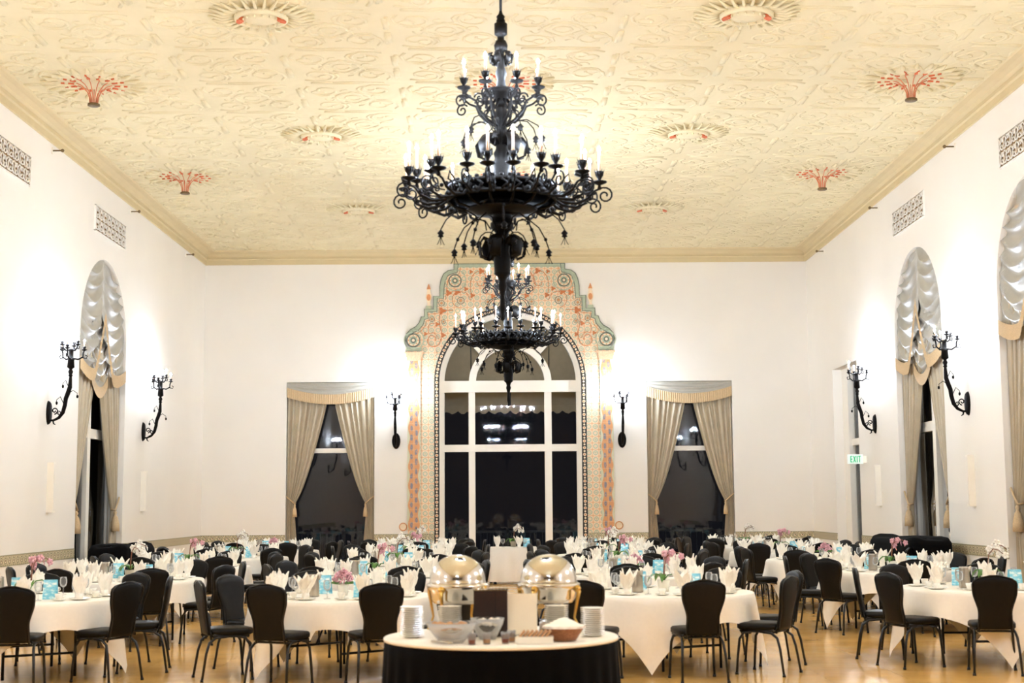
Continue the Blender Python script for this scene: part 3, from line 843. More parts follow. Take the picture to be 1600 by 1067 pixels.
for x, wd in ((-5.88, 'left wall row'), (0, 'middle row'), (5.83, 'right wall row')):
    for i, y in enumerate((19.85, 25.65)):
        fan(x, y, f'bronze disc on red stems hung from ceiling, {("nearer","farther")[i]} one in the {wd}')

# ------------------------------------------------------------------ wall grilles, speakers, hooks, exit sign
def grille(P, u, z, label):
    w_, h = 1.95, .46; m = MB()
    t = .014
    rect_on(m, P, u-w_/2, u+w_/2, z+h/2-t, z+h/2, 0, .03); rect_on(m, P, u-w_/2, u+w_/2, z-h/2, z-h/2+t, 0, .03)
    rect_on(m, P, u-w_/2, u-w_/2+t, z-h/2, z+h/2, 0, .03); rect_on(m, P, u+w_/2-t, u+w_/2, z-h/2, z+h/2, 0, .03)
    o = m.build('wall_grille', 'wall'); tag(o, label, 'vent grille', 'pierced plaster wall grilles')
    b = MB(); rect_on(b, P, u-w_/2+.02, u+w_/2-.02, z-h/2+.02, z+h/2-.02, 0, .006); b.build('backing', 'vent_shade', o)
    f = MB()
    for i in range(8):
        for j in range(2):
            cu, cz = u-w_/2+.13+i*.2415, z-.105+j*.21
            f.tube([P(cu+.10*math.cos(t_)*(1-.3*(i % 2)), cz+.085*math.sin(t_), .02) for t_ in [k*PI/5 for k in range(11)]], .014, 4)
            for q in range(4):
                a = PI/4+q*PI/2; f.tube([P(cu+.03*math.cos(a), cz+.03*math.sin(a), .03), P(cu+.15*math.cos(a), cz+.13*math.sin(a), .03)], .012, 4)
    f.build('tracery', 'wall', o)
grille(P_left, 25.35, 6.68, 'pierced plaster grille high on the left wall above the window')
grille(P_left, 20.0, 6.68, 'pierced plaster grille nearest the left edge of the photo')
grille(P_right, 24.8, 6.72, 'pierced plaster grille above the far window of the right wall')
grille(P_right, 19.1, 6.64, 'pierced plaster grille above the near window of the right wall')
def wall_speaker(P, u, label):
    m = MB(); rect_on(m, P, u-.06, u+.06, 1.58, 2.36, 0, .1)
    o = m.build('wall_speaker', 'white_paint'); tag(o, label, 'speaker', 'slim white wall speakers')
    g = MB(); rect_on(g, P, u-.045, u+.045, 1.61, 2.33, .1, .108); g.build('speaker_grille', 'wall', o)
wall_speaker(P_left, 22.3, 'slim white column speaker on left wall, nearer of two'); wall_speaker(P_left, 28.0, 'slim white column speaker on left wall, farther of two')
wall_speaker(P_right, 21.9, 'slim white column speaker on right wall between the windows'); wall_speaker(P_right, 27.4, 'slim white column speaker on right wall beside the doorway')
def hook(P, u, label):
    z = 7.26; m = MB(); rect_on(m, P, u-.02, u+.02, z-.05, z+.05, 0, .02)
    o = m.build('wall_bracket', 'white_paint'); tag(o, label, 'bracket', 'small brackets under the cornice')
    h = MB(); a, b = P(u, z, .02), P(u, z, .16); h.tube([a, b], .012, 6); h.ball(P(u, z, .17), .03, 8); h.build('spike', 'brown', o)
for i, u in enumerate((22.0, 26.7, 31.4)):
    hook(P_left, u, f'tiny bronze bracket under the left cornice, {od[i]} of three'); hook(P_right, u+.1, f'tiny bronze bracket under the right cornice, {od[i]} of three')
def exit_sign():
    y = 28.4; e = empty('exit_sign', 'lit white exit sign with green letters beside the right doorway', 'exit sign', (0, y, 0))
    b = MB(); b.bx(6.78, 7.09, -.02, .02, 2.41, 2.60); b.build('panel', 'sign_white', e)
    MB().bx(7.09, HW, -.03, .03, 2.43, 2.57).build('mounting_box', 'white_paint', e)
    m = MB(); x0, z0, h, wd = 6.835, 2.44, .13, .042; t = .016; Y0, Y1 = -.027, -.02
    def seg(x, a, b, c, d): m.bx(x+a, x+b, Y0, Y1, z0+c, z0+d)
    seg(x0, 0, t, 0, h); seg(x0, 0, wd, 0, t); seg(x0, 0, wd, h-t, h); seg(x0, 0, wd*.85, h/2-t/2, h/2+t/2)
    x = x0+.06
    for s_ in (1, -1):
        m.prism([(x+(wd+.004)/2-s_*wd/2-t/2, z0), (x+(wd+.004)/2-s_*wd/2+t/2, z0), (x+(wd+.004)/2+s_*wd/2+t/2, z0+h), (x+(wd+.004)/2+s_*wd/2-t/2, z0+h)], lambda u, v, d: (u, d, v), Y0, Y1)
    x += .066; seg(x, 0, t, 0, h)
    x += .03; seg(x, 0, .05, h-t, h); seg(x, .025-t/2, .025+t/2, 0, h)
    m.build('lettering', 'sign_green', e)
exit_sign()

# ------------------------------------------------------------------ sconces
def make_sconce():
    """local: wall at x=0, arm reaches out along +x; origin at the plate"""
    e = empty('wall_sconce', 'sconce', 'wall sconce')
    p = MB(); R = Matrix.Rotation(PI/2, 3, 'Y')
    p.lathe([(.001, .05), (.05, .045), (.09, .03), (.1, .0)], (0, 0, 0), 18, sx=1.9, R=R)
    p.tube([(.03, math.cos(t)*.075, math.sin(t)*.15) for t in [i*PI/8 for i in range(17)]], .013, 5)
    p.build('back_plate', 'sconce_iron', e)
    a = MB()
    arm = [(.02, 0, -.12), (.09, 0, -.12), (.17, 0, -.08), (.23, 0, .0), (.26, 0, .12), (.27, 0, .22), (.30, 0, .30), (.33, 0, .40), (.335, 0, .52), (.335, 0, .58)]
    a.tube(arm, [.016, .018, .024, .03, .032, .034, .036, .034, .026, .02], 8)
    a.tube([(x, 0, z) for x, z in spiral((.1, .03), .055, .012, -PI/2, 1.3, 16)], .010, 5)
    a.tube([(x, 0, z) for x, z in spiral((.17, -.01), .04, .01, PI, -1.2, 12)], .009, 5)
    a.tube([(.08, 0, -.12), (.09, 0, -.17), (.12, 0, -.19)], [.014, .012, .006], 5)
    a.build('arm', 'sconce_iron', e)
    for (x0, z0, x1, z1, sg) in ((.24, .14, .13, .20, 1), (.31, .3, .45, .30, -1), (.30, .42, .22, .46, 1)):
        l = MB(); mid = ((x0+x1)/2, 0, max(z0, z1)+.05)
        l.tube([(x0, 0, z0), mid, (x1, 0, z1), (x1-.01, 0, z1-.04)], [.007, .006, .005, .004], 5); l.ball((x1, 0, z1-.05), .02, 6, 1.5)
        l.build('leaf_curl', 'sconce_iron', e)
    t = MB(); t.lathe([(.02, .56), (.035, .58), (.025, .6), (.04, .64), (.022, .68), (.045, .7), (.058, .71), (.05, .82), (.06, .835), (.035, .84), (.035, .96), (.055, .99), (.02, 1.0)], (.335, 0, 0), 12)
    t.build('torch_stem', 'sconce_iron', e)
    for k in range(6):
        an = PI/6+k*PI/3; ca, sa = math.cos(an), math.sin(an); low = (k % 2 == 0)
        r = .2 if low else .14; zt = .99 if low else 1.06; z0 = .85 if low else .98
        b = MB(); c = lambda rr, z: (.335+ca*rr, sa*rr, z)
        b.tube([c(.03, z0), c(r*.55, z0-.01), c(r*.9, z0+.03), c(r*.92, z0+.09), c(r, zt-.01)], .0125, 6)
        b.tube([c(r*.9, z0+.02), c(r*1.2, z0+.01), c(r*1.25, z0+.05), c(r*1.1, z0+.06)], .009, 5)
        b.lathe([(.012, -.012), (.044, .0), (.044, .01), (.018, .014), (.022, .03), (.03, .05), (.018, .06)], c(r, zt), 8)
        bo = b.build('candle_arm', 'sconce_iron', e)
        f = MB(); f.lathe([(.009, 0), (.009, .085)], c(r, zt+.045), 6); f.build('candle', 'candle', bo)
        g = MB(); g.lathe([(.0, -.002), (.011, .010), (.011, .024), (.0, .042)], c(r, zt+.13), 6); g.build('bulb', 'bulb_s', bo)
    return e
SC = Source(make_sconce())
GS = 'torch shaped iron wall sconces'
SC.put((-HW, 22.2, 3.13), 0, 'lit iron torch sconce on left wall, on the near side of the arched window', GS)
SC.put((-HW, 28.0, 3.13), 0, 'lit iron torch sconce on left wall, between window and far corner', GS)
SC.put((HW, 22.0, 3.16), PI, 'lit iron torch sconce on right wall, between the two arched windows', GS)
SC.put((HW, 27.6, 3.16), PI, 'lit iron torch sconce on right wall, above the exit sign', GS)
sx = on_back(619, 689); SC.put((sx[0], FW, sx[1]), -PI/2, 'lit iron torch sconce on far wall, left of the tiled arch', GS)
sx = on_back(972, 687); SC.put((sx[0], FW, sx[1]), -PI/2, 'lit iron torch sconce on far wall, right of the tiled arch', GS)
for i, y in enumerate((16.3, 10.5, 4.7)):  # unseen pairs continuing the rows, added for the light they give the room
    SC.put((-HW, y, 3.13), 0, f'added lit iron torch sconce on left wall {("just","well","farthest")[i]} outside the photo', 'added sconces beside and behind the camera')
    SC.put((HW, y, 3.13), PI, f'added lit iron torch sconce on right wall {("just","well","farthest")[i]} outside the photo', 'added sconces beside and behind the camera')

# ------------------------------------------------------------------ chandeliers
def make_chandelier():
    """origin on the axis at z = 0 of the room; reads in real heights"""
    e = empty('chandelier', 'chandelier', 'chandelier')
    MB().tube([(0, 0, 5.9), (0, 0, CEIL-.1)], .012, 6).build('hanging_rod', 'iron', e)
    MB().lathe([(.02, CEIL-.14), (.09, CEIL-.1), (.14, CEIL-.02), (.15, CEIL)], (0, 0, 0), 16).build('ceiling_rose', 'iron', e)
    b = MB()
    b.lathe([(.012, 5.93), (.02, 5.9), (.038, 5.88), (.032, 5.86), (.04, 5.84), (.034, 5.82), (.056, 5.815), (.056, 5.72), (.05, 5.715), (.03, 5.70), (.03, 5.67), (.045, 5.66), (.06, 5.62), (.055, 5.58), (.03, 5.56), (.028, 5.52),
             (.045, 5.5), (.03, 5.48), (.035, 5.42), (.05, 5.37), (.035, 5.31), (.042, 5.26), (.05, 5.21), (.15, 5.215), (.155, 5.20), (.10, 5.17), (.05, 5.12), (.03, 5.08), (.045, 5.06), (.055, 5.0), (.05, 4.94), (.04, 4.92),
             (.045, 4.82), (.05, 4.7), (.07, 4.66), (.06, 4.62), (.075, 4.55), (.07, 4.46), (.085, 4.36), (.16, 4.3), (.2, 4.22), (.12, 4.17), (.085, 4.15), (.085, 4.06), (.10, 4.05), (.10, 4.0), (.06, 3.97), (.05, 3.9), (.065, 3.86),
             (.06, 3.8), (.075, 3.72), (.068, 3.62), (.075, 3.61), (.04, 3.58), (.03, 3.54), (.04, 3.5), (.028, 3.46), (.02, 3.42), (.026, 3.3), (.012, 3.25), (.02, 3.22), (.0, 3.2)], (0, 0, 0), 14)
    b.build('central_stem', 'iron', e)
    def leafset(z, n, r, name, up):
        for k in range(n):
            a = 2*PI*k/n+.2; ca, sa = math.cos(a), math.sin(a); m = MB()
            pr = [(.05, 0), (.11, .05*up), (r*.8, .07*up), (r, .01*up), (r*.92, -.09*up), (r*.66, -.11*up), (r*.55, -.05*up)]
            wd = [.02*r/.2, .05*r/.2, .055*r/.2, .06*r/.2, .05*r/.2, .03*r/.2, .008]
            vs = []
            for (rr, zz), w_ in zip(pr, wd):
                for q in (-1, 0, 1):
                    vs.append((ca*rr-sa*w_*q, sa*rr+ca*w_*q, z+zz-(.015 if q else 0)))
            fs = [(i*3+j, i*3+j+1, i*3+j+4, i*3+j+3) for i in range(6) for j in range(2)]
            m.add(vs, fs, True); m.build(name, 'iron', e, solid=.008)
    leafset(4.74, 5, .22, 'acanthus_leaf', 1); leafset(3.86, 6, .2, 'acanthus_leaf', 1)
    leafset(5.52, 6, .10, 'small_leaf', .5)
    # crown ring with pierced gallery and spokes
    c = MB()
    c.lathe([(.46, 4.23), (.47, 4.23), (.475, 4.26), (.46, 4.26), (.46, 4.23)], (0, 0, 0), 40)
    c.lathe([(.44, 4.33), (.47, 4.33), (.475, 4.36), (.45, 4.36), (.44, 4.33)], (0, 0, 0), 40)
    c.lathe([(.16, 4.12), (.3, 4.15), (.31, 4.17), (.17, 4.15), (.16, 4.12)], (0, 0, 0), 28)
    for k in range(40):
        a = 2*PI*k/40; c.ball((math.cos(a)*.455, math.sin(a)*.455, 4.375), .022, 6, .8)
    for k in range(28):
        a = 2*PI*k/28; a2 = a+2*PI/56
        c.tube([(math.cos(a)*.465, math.sin(a)*.465, 4.25), (math.cos(a2)*.48, math.sin(a2)*.48, 4.3), (math.cos(a)*.46, math.sin(a)*.46, 4.34)], .014, 5)
    for k in range(14):
        a = 2*PI*k/14; ca, sa = math.cos(a), math.sin(a)
        c.tube([(ca*.46, sa*.46, 4.25), (ca*.4, sa*.4, 4.19), (ca*.28, sa*.28, 4.16), (ca*.16, sa*.16, 4.22), (ca*.07, sa*.07, 4.36)], .013, 5)
        c.tube([(ca*.46, sa*.46, 4.34), (ca*.3, sa*.3, 4.3), (ca*.12, sa*.12, 4.36)], .011, 5)
    c.build('crown_ring', 'iron', e)
    def candle(par, p, h, nm='bulb'):
        MB().lathe([(.0105, 0), (.0105, h)], p, 6).build('candle', 'candle', par)
        MB().lathe([(.0, -.002), (.0115, .010), (.011, .024), (.0, .045)], (p[0], p[1], p[2]+h), 6).build('bulb', 'bulb', par)
    def cup(m, p, s_=1.0):
        m.lathe([(.01*s_, -.06*s_), (.02*s_, -.05*s_), (.012*s_, -.02*s_), (.062*s_, .0), (.066*s_, .012*s_), (.02*s_, .012*s_), (.014*s_, .03*s_), (.03*s_, .06*s_), (.034*s_, .10*s_), (.02*s_, .085*s_)], p, 10)
        for k in range(6):
            a = k*PI/3; m.tube([(p[0]+math.cos(a)*.026*s_, p[1]+math.sin(a)*.026*s_, p[2]+.06*s_), (p[0]+math.cos(a)*.042*s_, p[1]+math.sin(a)*.042*s_, p[2]+.115*s_)], [.008*s_, .003*s_], 4)
    for k in range(24):                                     # great tier
        a = 2*PI*(k+.5)/24; ca, sa = math.cos(a), math.sin(a); long_ = k % 2
        R = .84 if long_ else .73; zc_ = 4.37 if long_ else 4.40
        Q = lambda r, z, off=0: (ca*r-sa*off, sa*r+ca*off, z)
        m = MB()
        m.tube([Q(.45, 4.28), Q(.53, 4.22), Q(.64, 4.20), Q(.74, 4.24), Q(R-.05, 4.30), Q(R, zc_-.05)], [.017, .016, .015, .013, .011, .01], 5)
        so = 1 if long_ else -1
        m.tube([Q(r, z) for r, z in spiral((R+.045, zc_-.11), .075, .015, PI*.75, -1.45, 18)], .0085, 5)
        m.tube([Q(r, z, .03*so) for r, z in spiral((.66, 4.27), .05, .012, -PI/2, 1.2, 12)], .008, 4)
        if long_: m.tube([Q(.52, 4.3), Q(.62, 4.31), Q(.7, 4.38), Q(.72, 4.31), Q(.68, 4.30)], .008, 4)
        m.ball(Q(.56, 4.24), .028, 6); m.ball(Q(R-.1, zc_-.1), .02, 6)
        cup(m, Q(R, zc_)); ao = m.build('candle_arm', 'iron', e); candle(ao, Q(R, zc_+.085), .19)
    for k in range(8):                                      # small upper tier
        a = 2*PI*(k+.5)/8; ca, sa = math.cos(a), math.sin(a)
        Q = lambda r, z: (ca*r, sa*r, z)
        m = MB()
        m.tube([Q(.04, 4.9), Q(.13, 4.95), Q(.2, 5.02), Q(.235, 5.1), Q(.3, 5.13), Q(.345, 5.17)], [.014, .014, .013, .012, .01, .01], 5)
        m.tube([Q(r, z) for r, z in spiral((.37, 5.08), .06, .012, PI*.8, -1.4, 16)], .0085, 5)
        m.tube([Q(r, z) for r, z in spiral((.2, 5.13), .05, .012, 0, 1.3, 14)], .0085, 5)
        m.tube([Q(.05, 5.14), Q(.1, 5.08), Q(.14, 5.02)], .01, 4); m.ball(Q(.2, 5.04), .02, 6)
        cup(m, Q(.345, 5.2), .9); ao = m.build('candle_arm', 'iron', e); candle(ao, Q(.345, 5.275), .14)
    def spray(a, pts, drops):
        ca, sa = math.cos(a), math.sin(a); Q = lambda r, z: (ca*r, sa*r, z); m = MB()
        m.tube([Q(*p) for p in pts], .006, 5)
        r, z = pts[-1]
        m.lathe([(.004, 0), (.03, -.03), (.018, -.045), (.026, -.06), (.006, -.07)], Q(r, z), 6)
        for d in (-.02, .0, .02): m.tube([Q(r, z-.06), Q(r+d, z-.11), Q(r+d*1.6, z-.13)], .004, 4)
        for i in drops: m.ball(Q(*pts[i]), .018, 5)
        m.build('flower_spray', 'iron', e)
    for k in range(10):
        a = 2*PI*k/10+.15
        spray(a, [(.05, 4.82), (.1, 4.9), (.17, 4.93), (.25, 4.91), (.31, 4.84), (.33, 4.78)], ()) if k % 2 else spray(a, [(.05, 4.86), (.12, 4.95), (.22, 4.97), (.32, 4.92), (.36, 4.84)], ())
    for k in range(10):
        a = 2*PI*k/10+.35
        if k % 2: spray(a, [(.22, 4.02), (.24, 4.1), (.32, 4.14), (.42, 4.12), (.5, 4.05), (.55, 3.96)], (3,))
        else: spray(a, [(.10, 4.0), (.15, 4.08), (.24, 4.1), (.34, 4.03), (.4, 3.93), (.43, 3.85)], (4,))
    for k in range(6):
        a = 2*PI*k/6
        spray(a, [(.05, 3.92), (.09, 3.97), (.14, 3.97), (.18, 3.94), (.2, 3.9)], ())
    return e
CH = Source(make_chandelier())
CH.put((-.03, 12.0, 0), 0, 'huge black iron candle chandelier, the nearer one in the middle of photo', 'iron candle chandeliers')
CH.put((.03, 22.6, 0), .13, 'black iron candle chandelier hanging farther back, in front of tiled arch', 'iron candle chandeliers')
CH.put((0, 1.4, 0), .07, 'black iron candle chandelier seen only mirrored in the arched window', 'iron candle chandeliers')

# ------------------------------------------------------------------ chairs and tables
def make_chair():
    e = empty('banquet_chair', 'chair', 'chair')
    # seat: rounded cushion wider at the front
    m = MB(); N = 24; rows = [(.90, .425), (1.0, .44), (1.0, .475), (.94, .49), (.7, .497), (.3, .5)]
    vs = []
    for (s_, z) in rows:
        for k in range(N):
            a = 2*PI*k/N; c, n_ = math.cos(a), math.sin(a)
            x = math.copysign(abs(c)**.5, c); y = math.copysign(abs(n_)**.5, n_)
            wd = .215+.018*y; vs.append((x*wd*s_, y*.215*s_+.01, z))
    fs = [(i*N+k, i*N+(k+1) % N, (i+1)*N+(k+1) % N, (i+1)*N+k) for i in range(len(rows)-1) for k in range(N)]
    fs += [tuple(range(N-1, -1, -1)), tuple(range((len(rows)-1)*N, len(rows)*N))]
    m.add(vs, fs, True); m.build('seat', 'leather', e)
    # waisted backrest with rounded crown
    m = MB(); rows = []
    H0, H1 = .43, .945
    for i in range(19):
        t = i/18
        wd = .158+.004*math.cos(t*PI*2) + .052*smooth((t-.28)/.42)
        if t > .84: wd *= math.sqrt(max(0, 1-((t-.84)/.16)**2*.96))
        rows.append((t, max(wd, .03)))
    N = 16; vs = []
    for t, wd in rows:
        z = H0+(H1-H0)*t; yb = -.20-.085*t-.01*math.sin(PI*t); th = .027*(1 if t < .9 else 1-(t-.9)*4)
        for k in range(N):
            a = 2*PI*k/N; c, n_ = math.cos(a), math.sin(a)
            x = math.copysign(abs(c)**.6, c)*wd; y = math.copysign(abs(n_)**.6, n_)*th
            vs.append((x, yb+y+.10*(x*x), z))
    fs = [(i*N+k, i*N+(k+1) % N, (i+1)*N+(k+1) % N, (i+1)*N+k) for i in range(18) for k in range(N)]
    fs += [tuple(range(N-1, -1, -1)), tuple(range(18*N, 19*N))]
    m.add(vs, fs, True); bk = m.build('backrest', 'leather', e)
    w_ = MB(); pts = []
    outl = [(wd-.006, t) for t, wd in rows]
    for sgn, seq in ((1, outl), (-1, list(reversed(outl)))):
        for wd, t in seq:
            pts.append((sgn*wd, -.20-.085*t-.024+.1*wd*wd, H0+(H1-H0)*t))
    w_.tube(pts, .006, 5); w_.build('welt', 'piping', bk)
    f = MB()
    for s_ in (-1, 1): f.tube([(s_*.17, -.17, .43), (s_*.185, .0, .415), (s_*.19, .17, .42)], .012, 6)
    f.tube([(-.19, .16, .41), (.19, .16, .41)], .011, 6); f.tube([(-.17, -.16, .41), (.17, -.16, .41)], .011, 6)
    f.tube([(-.15, -.19, .40), (-.15, -.2, .46)], .012, 5); f.tube([(.15, -.19, .40), (.15, -.2, .46)], .012, 5)
    f.build('seat_frame', 'blackmetal', e)
    for s_ in (-1, 1):
        l = MB(); l.tube([(s_*.185, .05, .415), (s_*.195, .13, .40), (s_*.205, .17, .34), (s_*.215, .19, .15), (s_*.22, .2, .006)], [.013, .0135, .0135, .013, .012], 7)
        l.lathe([(.017, 0), (.016, .025)], (s_*.22, .2, 0), 7); l.build('leg', 'blackmetal', e)
        l = MB(); l.tube([(s_*.18, -.03, .415), (s_*.185, -.15, .405), (s_*.195, -.215, .36), (s_*.205, -.245, .26), (s_*.22, -.285, .006)], [.013, .0135, .0135, .013, .012], 7)
        l.lathe([(.017, 0), (.016, .025)], (s_*.22, -.285, 0), 7); l.build('leg', 'blackmetal', e)
    return e
CHAIR = Source(make_chair())

TR, TZ = .914, .755
def make_table():
    e = empty('round_table', 'table', 'table')
    t = MB(); t.lathe([(TR-.01, .72), (TR, .725), (TR, .745), (TR-.01, .748), (0, .748)], (0, 0, 0), 40); t.build('tabletop', 'darkwood', e)
    for s_ in (-1, 1):
        l = MB()
        l.tube([(-.34, s_*.5, .015), (-.34, s_*.5, .55), (-.28, s_*.5, .66), (-.2, s_*.5, .70), (.2, s_*.5, .70), (.28, s_*.5, .66), (.34, s_*.5, .55), (.34, s_*.5, .015)], .015, 6)
        l.tube([(-.34, s_*.5, .24), (.34, s_*.5, .24)], .012, 6)
        l.tube([(0, s_*.5, .24), (0, s_*.3, .5), (0, s_*.1, .70)], .011, 6)
        l.build('leg_frame', 'blackmetal', e)
    return e
TABLE = Source(make_table())

def cloth_mesh():
    m = MB(); N = 128; hs = 1.17
    rings = [0, .5, .88, .905, .918]; vs = []; K = 9
    def Lx(a):
        return hs/max(abs(math.cos(a)), abs(math.sin(a)))
    for k in range(N):
        a = 2*PI*k/N; col = []
        for r in rings:
            z = TZ if r <= .9 else TZ-.002
            if r >= .918: z = TZ-.012
            col.append((r*math.cos(a), r*math.sin(a), z))
        drop = Lx(a)-.925
        cor = smooth((drop-.25)/.4)
        for j in range(1, K+1):
            s_ = j/K; dz = drop*s_*.985
            # fullness gathers at the corners; shallow ripples between them
            rip = .022*math.sin(a*14+.7*math.sin(3*a))*s_*min(1, dz*4)
            fold = .05*cor*s_*math.cos((a-PI/4)*4*3)
            r = .925+.05*s_*(1-cor*.2)+rip+fold
            col.append((r*math.cos(a), r*math.sin(a), TZ-.012-dz))
        vs += col
    C = len(rings)+K
    fs = [(k*C+j, ((k+1) % N)*C+j, ((k+1) % N)*C+j+1, k*C+j+1) for k in range(N) for j in range(C-1)]
    m.add(vs, fs, True); return m
cl0 = cloth_mesh().build('tablecloth', 'linen'); tag(cl0, 'cloth', 'tablecloth')
CLOTH = Source(cl0)

def make_napkin(seed, spread):
    rnd = random.Random(seed); m = MB()
    m.lathe([(.032, 0), (.036, .03), (.03, .075)], (0, 0, 0), 10)
    n = 7
    for k in range(n):
        a = 2*PI*k/n+rnd.uniform(-.2, .2); ca, sa = math.cos(a), math.sin(a)
        h = rnd.uniform(.19, .245); o = spread*rnd.uniform(.5, 1.1)
        if k == 0: h = .25; o *= .2
        prof = [(.012, .03, .02), (.03, .09, .045), (.03+o*.35, .14, .05), (.02+o*.75, .14+(h-.14)*.55, .032), (.02+o, h, .002)]
        vs = []
        for r, z, w_ in prof:
            for q in (-1, 0, 1): vs.append((ca*r-sa*w_*q+(-ca*.012 if q == 0 else 0)*-1, sa*r+ca*w_*q+(sa*.012 if q == 0 else 0), z))
        fs = [(i*3+j, i*3+j+1, i*3+j+4, i*3+j+3) for i in range(4) for j in range(2)]
        m.add(vs, fs, False)
    return tag(m.build('napkin', 'napkin', solid=.003), 'napkin', 'napkin')
NAP = [Source(make_napkin(3, .07)), Source(make_napkin(11, .1)), Source(make_napkin(23, .055)), Source(make_napkin(31, .085))]
def make_plate():
    m = MB(); m.lathe([(.0, .002), (.055, .002), (.06, .0), (.09, .008), (.105, .014), (.106, .018), (.09, .013), (.06, .007), (0, .006)], (0, 0, 0), 24)
    return tag(m.build('plate', 'china'), 'plate', 'plate')
PLATE = Source(make_plate())
def make_goblet():
    e = empty('water_goblet', 'glass', 'glass')
    MB().lathe([(.034, 0), (.034, .003), (.008, .008), (.005, .02), (.005, .07), (.012, .078)], (0, 0, 0), 12).build('foot', 'clear', e)
    MB().lathe([(.01, .075), (.03, .09), (.038, .12), (.037, .15), (.031, .18), (.029, .18), (.034, .15), (.035, .12), (.027, .095), (0, .085)], (0, 0, 0), 12).build('bowl', 'clear', e)
    return e
GOB = Source(make_goblet())
def make_cup():
    e = empty('coffee_cup', 'cup', 'cup')
    MB().lathe([(0, .002), (.04, .001), (.07, .012), (.07, .015), (.04, .006), (0, .006)], (0, 0, 0), 16).build('saucer', 'china', e)
    c = MB(); c.lathe([(.02, .007), (.024, .01), (.034, .035), (.041, .068), (.038, .068), (.03, .035), (0, .014)], (0, 0, 0), 14)
    c.tube([(.036, 0, .058), (.058, 0, .056), (.06, 0, .035), (.034, 0, .025)], .004, 5)
    c.build('bowl', 'china', e)
    return e
CUP = Source(make_cup())
def make_card():
    e = empty('menu_card', 'card', 'menu card')
    for s_ in (-1, 1):
        m = MB(); R = Matrix.Rotation(s_*.17, 3, 'X')
        m.box((0, s_*.032, .095), (.13, .002, .19), mat=R); m.build('panel', 'menu', e)
    return e
CARD = Source(make_card())
def make_pitcher():
    e = empty('water_pitcher', 'pitcher', 'pitcher')
    b = MB(); b.lathe([(0, .0), (.055, .0), (.058, .01), (.056, .1), (.05, .2), (.052, .215), (.048, .213), (.05, .1), (0, .02)], (0, 0, 0), 16); b.build('body', 'steel', e)
    h = MB(); h.tube([(.05, 0, .19), (.09, 0, .185), (.098, 0, .15), (.09, 0, .08), (.055, 0, .05)], .008, 6); h.build('handle', 'steel', e)
    s_ = MB(); s_.tube([(-.045, 0, .17), (-.06, 0, .2), (-.075, 0, .22)], [.02, .016, .01], 6); s_.build('spout', 'steel', e)
    return e
PIT = Source(make_pitcher())
def make_orchid(mat, hgt, seed):
    rnd = random.Random(seed); e = empty('potted_orchid', 'orchid', 'potted plant')
    MB().lathe([(0, 0), (.05, 0), (.065, .11), (.068, .115), (.06, .115), (.05, .1), (0, .1)], (0, 0, 0), 14).build('pot', 'china' if seed % 2 else 'steel', e)
    l = MB()
    for k in range(4):
        a = k*PI/2+rnd.uniform(-.5, .5); ca, sa = math.cos(a), math.sin(a); vs = []
        for r, z, w_ in ((.0, .11, .015), (.05, .17, .03), (.11, .18, .032), (.16, .14, .02), (.18, .1, .002)):
            for q in (-1, 0, 1): vs.append((ca*r-sa*w_*q, sa*r+ca*w_*q, z-(.01 if q == 0 else 0)))
        l.add(vs, [(i*3+j, i*3+j+1, i*3+j+4, i*3+j+3) for i in range(4) for j in range(2)], True)
    l.build('leaves', 'leaf', e, solid=.003)
    for s_ in range(2):
        a = rnd.uniform(0, 2*PI) if s_ else 0.2; ca, sa = math.cos(a), math.sin(a); hh = hgt*(1-.1*s_)
        pts = [(ca*r, sa*r, z) for r, z in ((.01, .1), (.01, hh*.55), (.03, hh*.85), (.09, hh), (.16, hh*.97), (.21, hh*.88))]
        MB().tube(pts, .005, 5).build('stem', 'stem', e)
        f = MB()
        for i in range(7):
            t = i/6; p = Vector(pts[2]).lerp(Vector(pts[5]), t); p.z = hh*(.9+.12*math.sin(PI*min(1, t+.1))-.05*t)
            p += Vector((rnd.uniform(-.03, .03), rnd.uniform(-.03, .03), rnd.uniform(-.03, .02)))
            R0 = Matrix.Rotation(rnd.uniform(0, 6.3), 3, 'Z') @ Matrix.Rotation(PI/2+rnd.uniform(-.4, .4), 3, 'X')
            for q in range(5):
                b = 2*PI*q/5; c = R0 @ Vector((math.cos(b)*.022, math.sin(b)*.022, .004))
                f.lathe([(0, -.004), (.019, 0), (0, .004)], p+c, 6, R=R0)
            f.ball(p, .008, 5)
        f.build('blossoms', mat, e)
    return e
ORC = [Source(make_orchid('pink', .40, 1)), Source(make_orchid('whitepetal', .44, 2))]
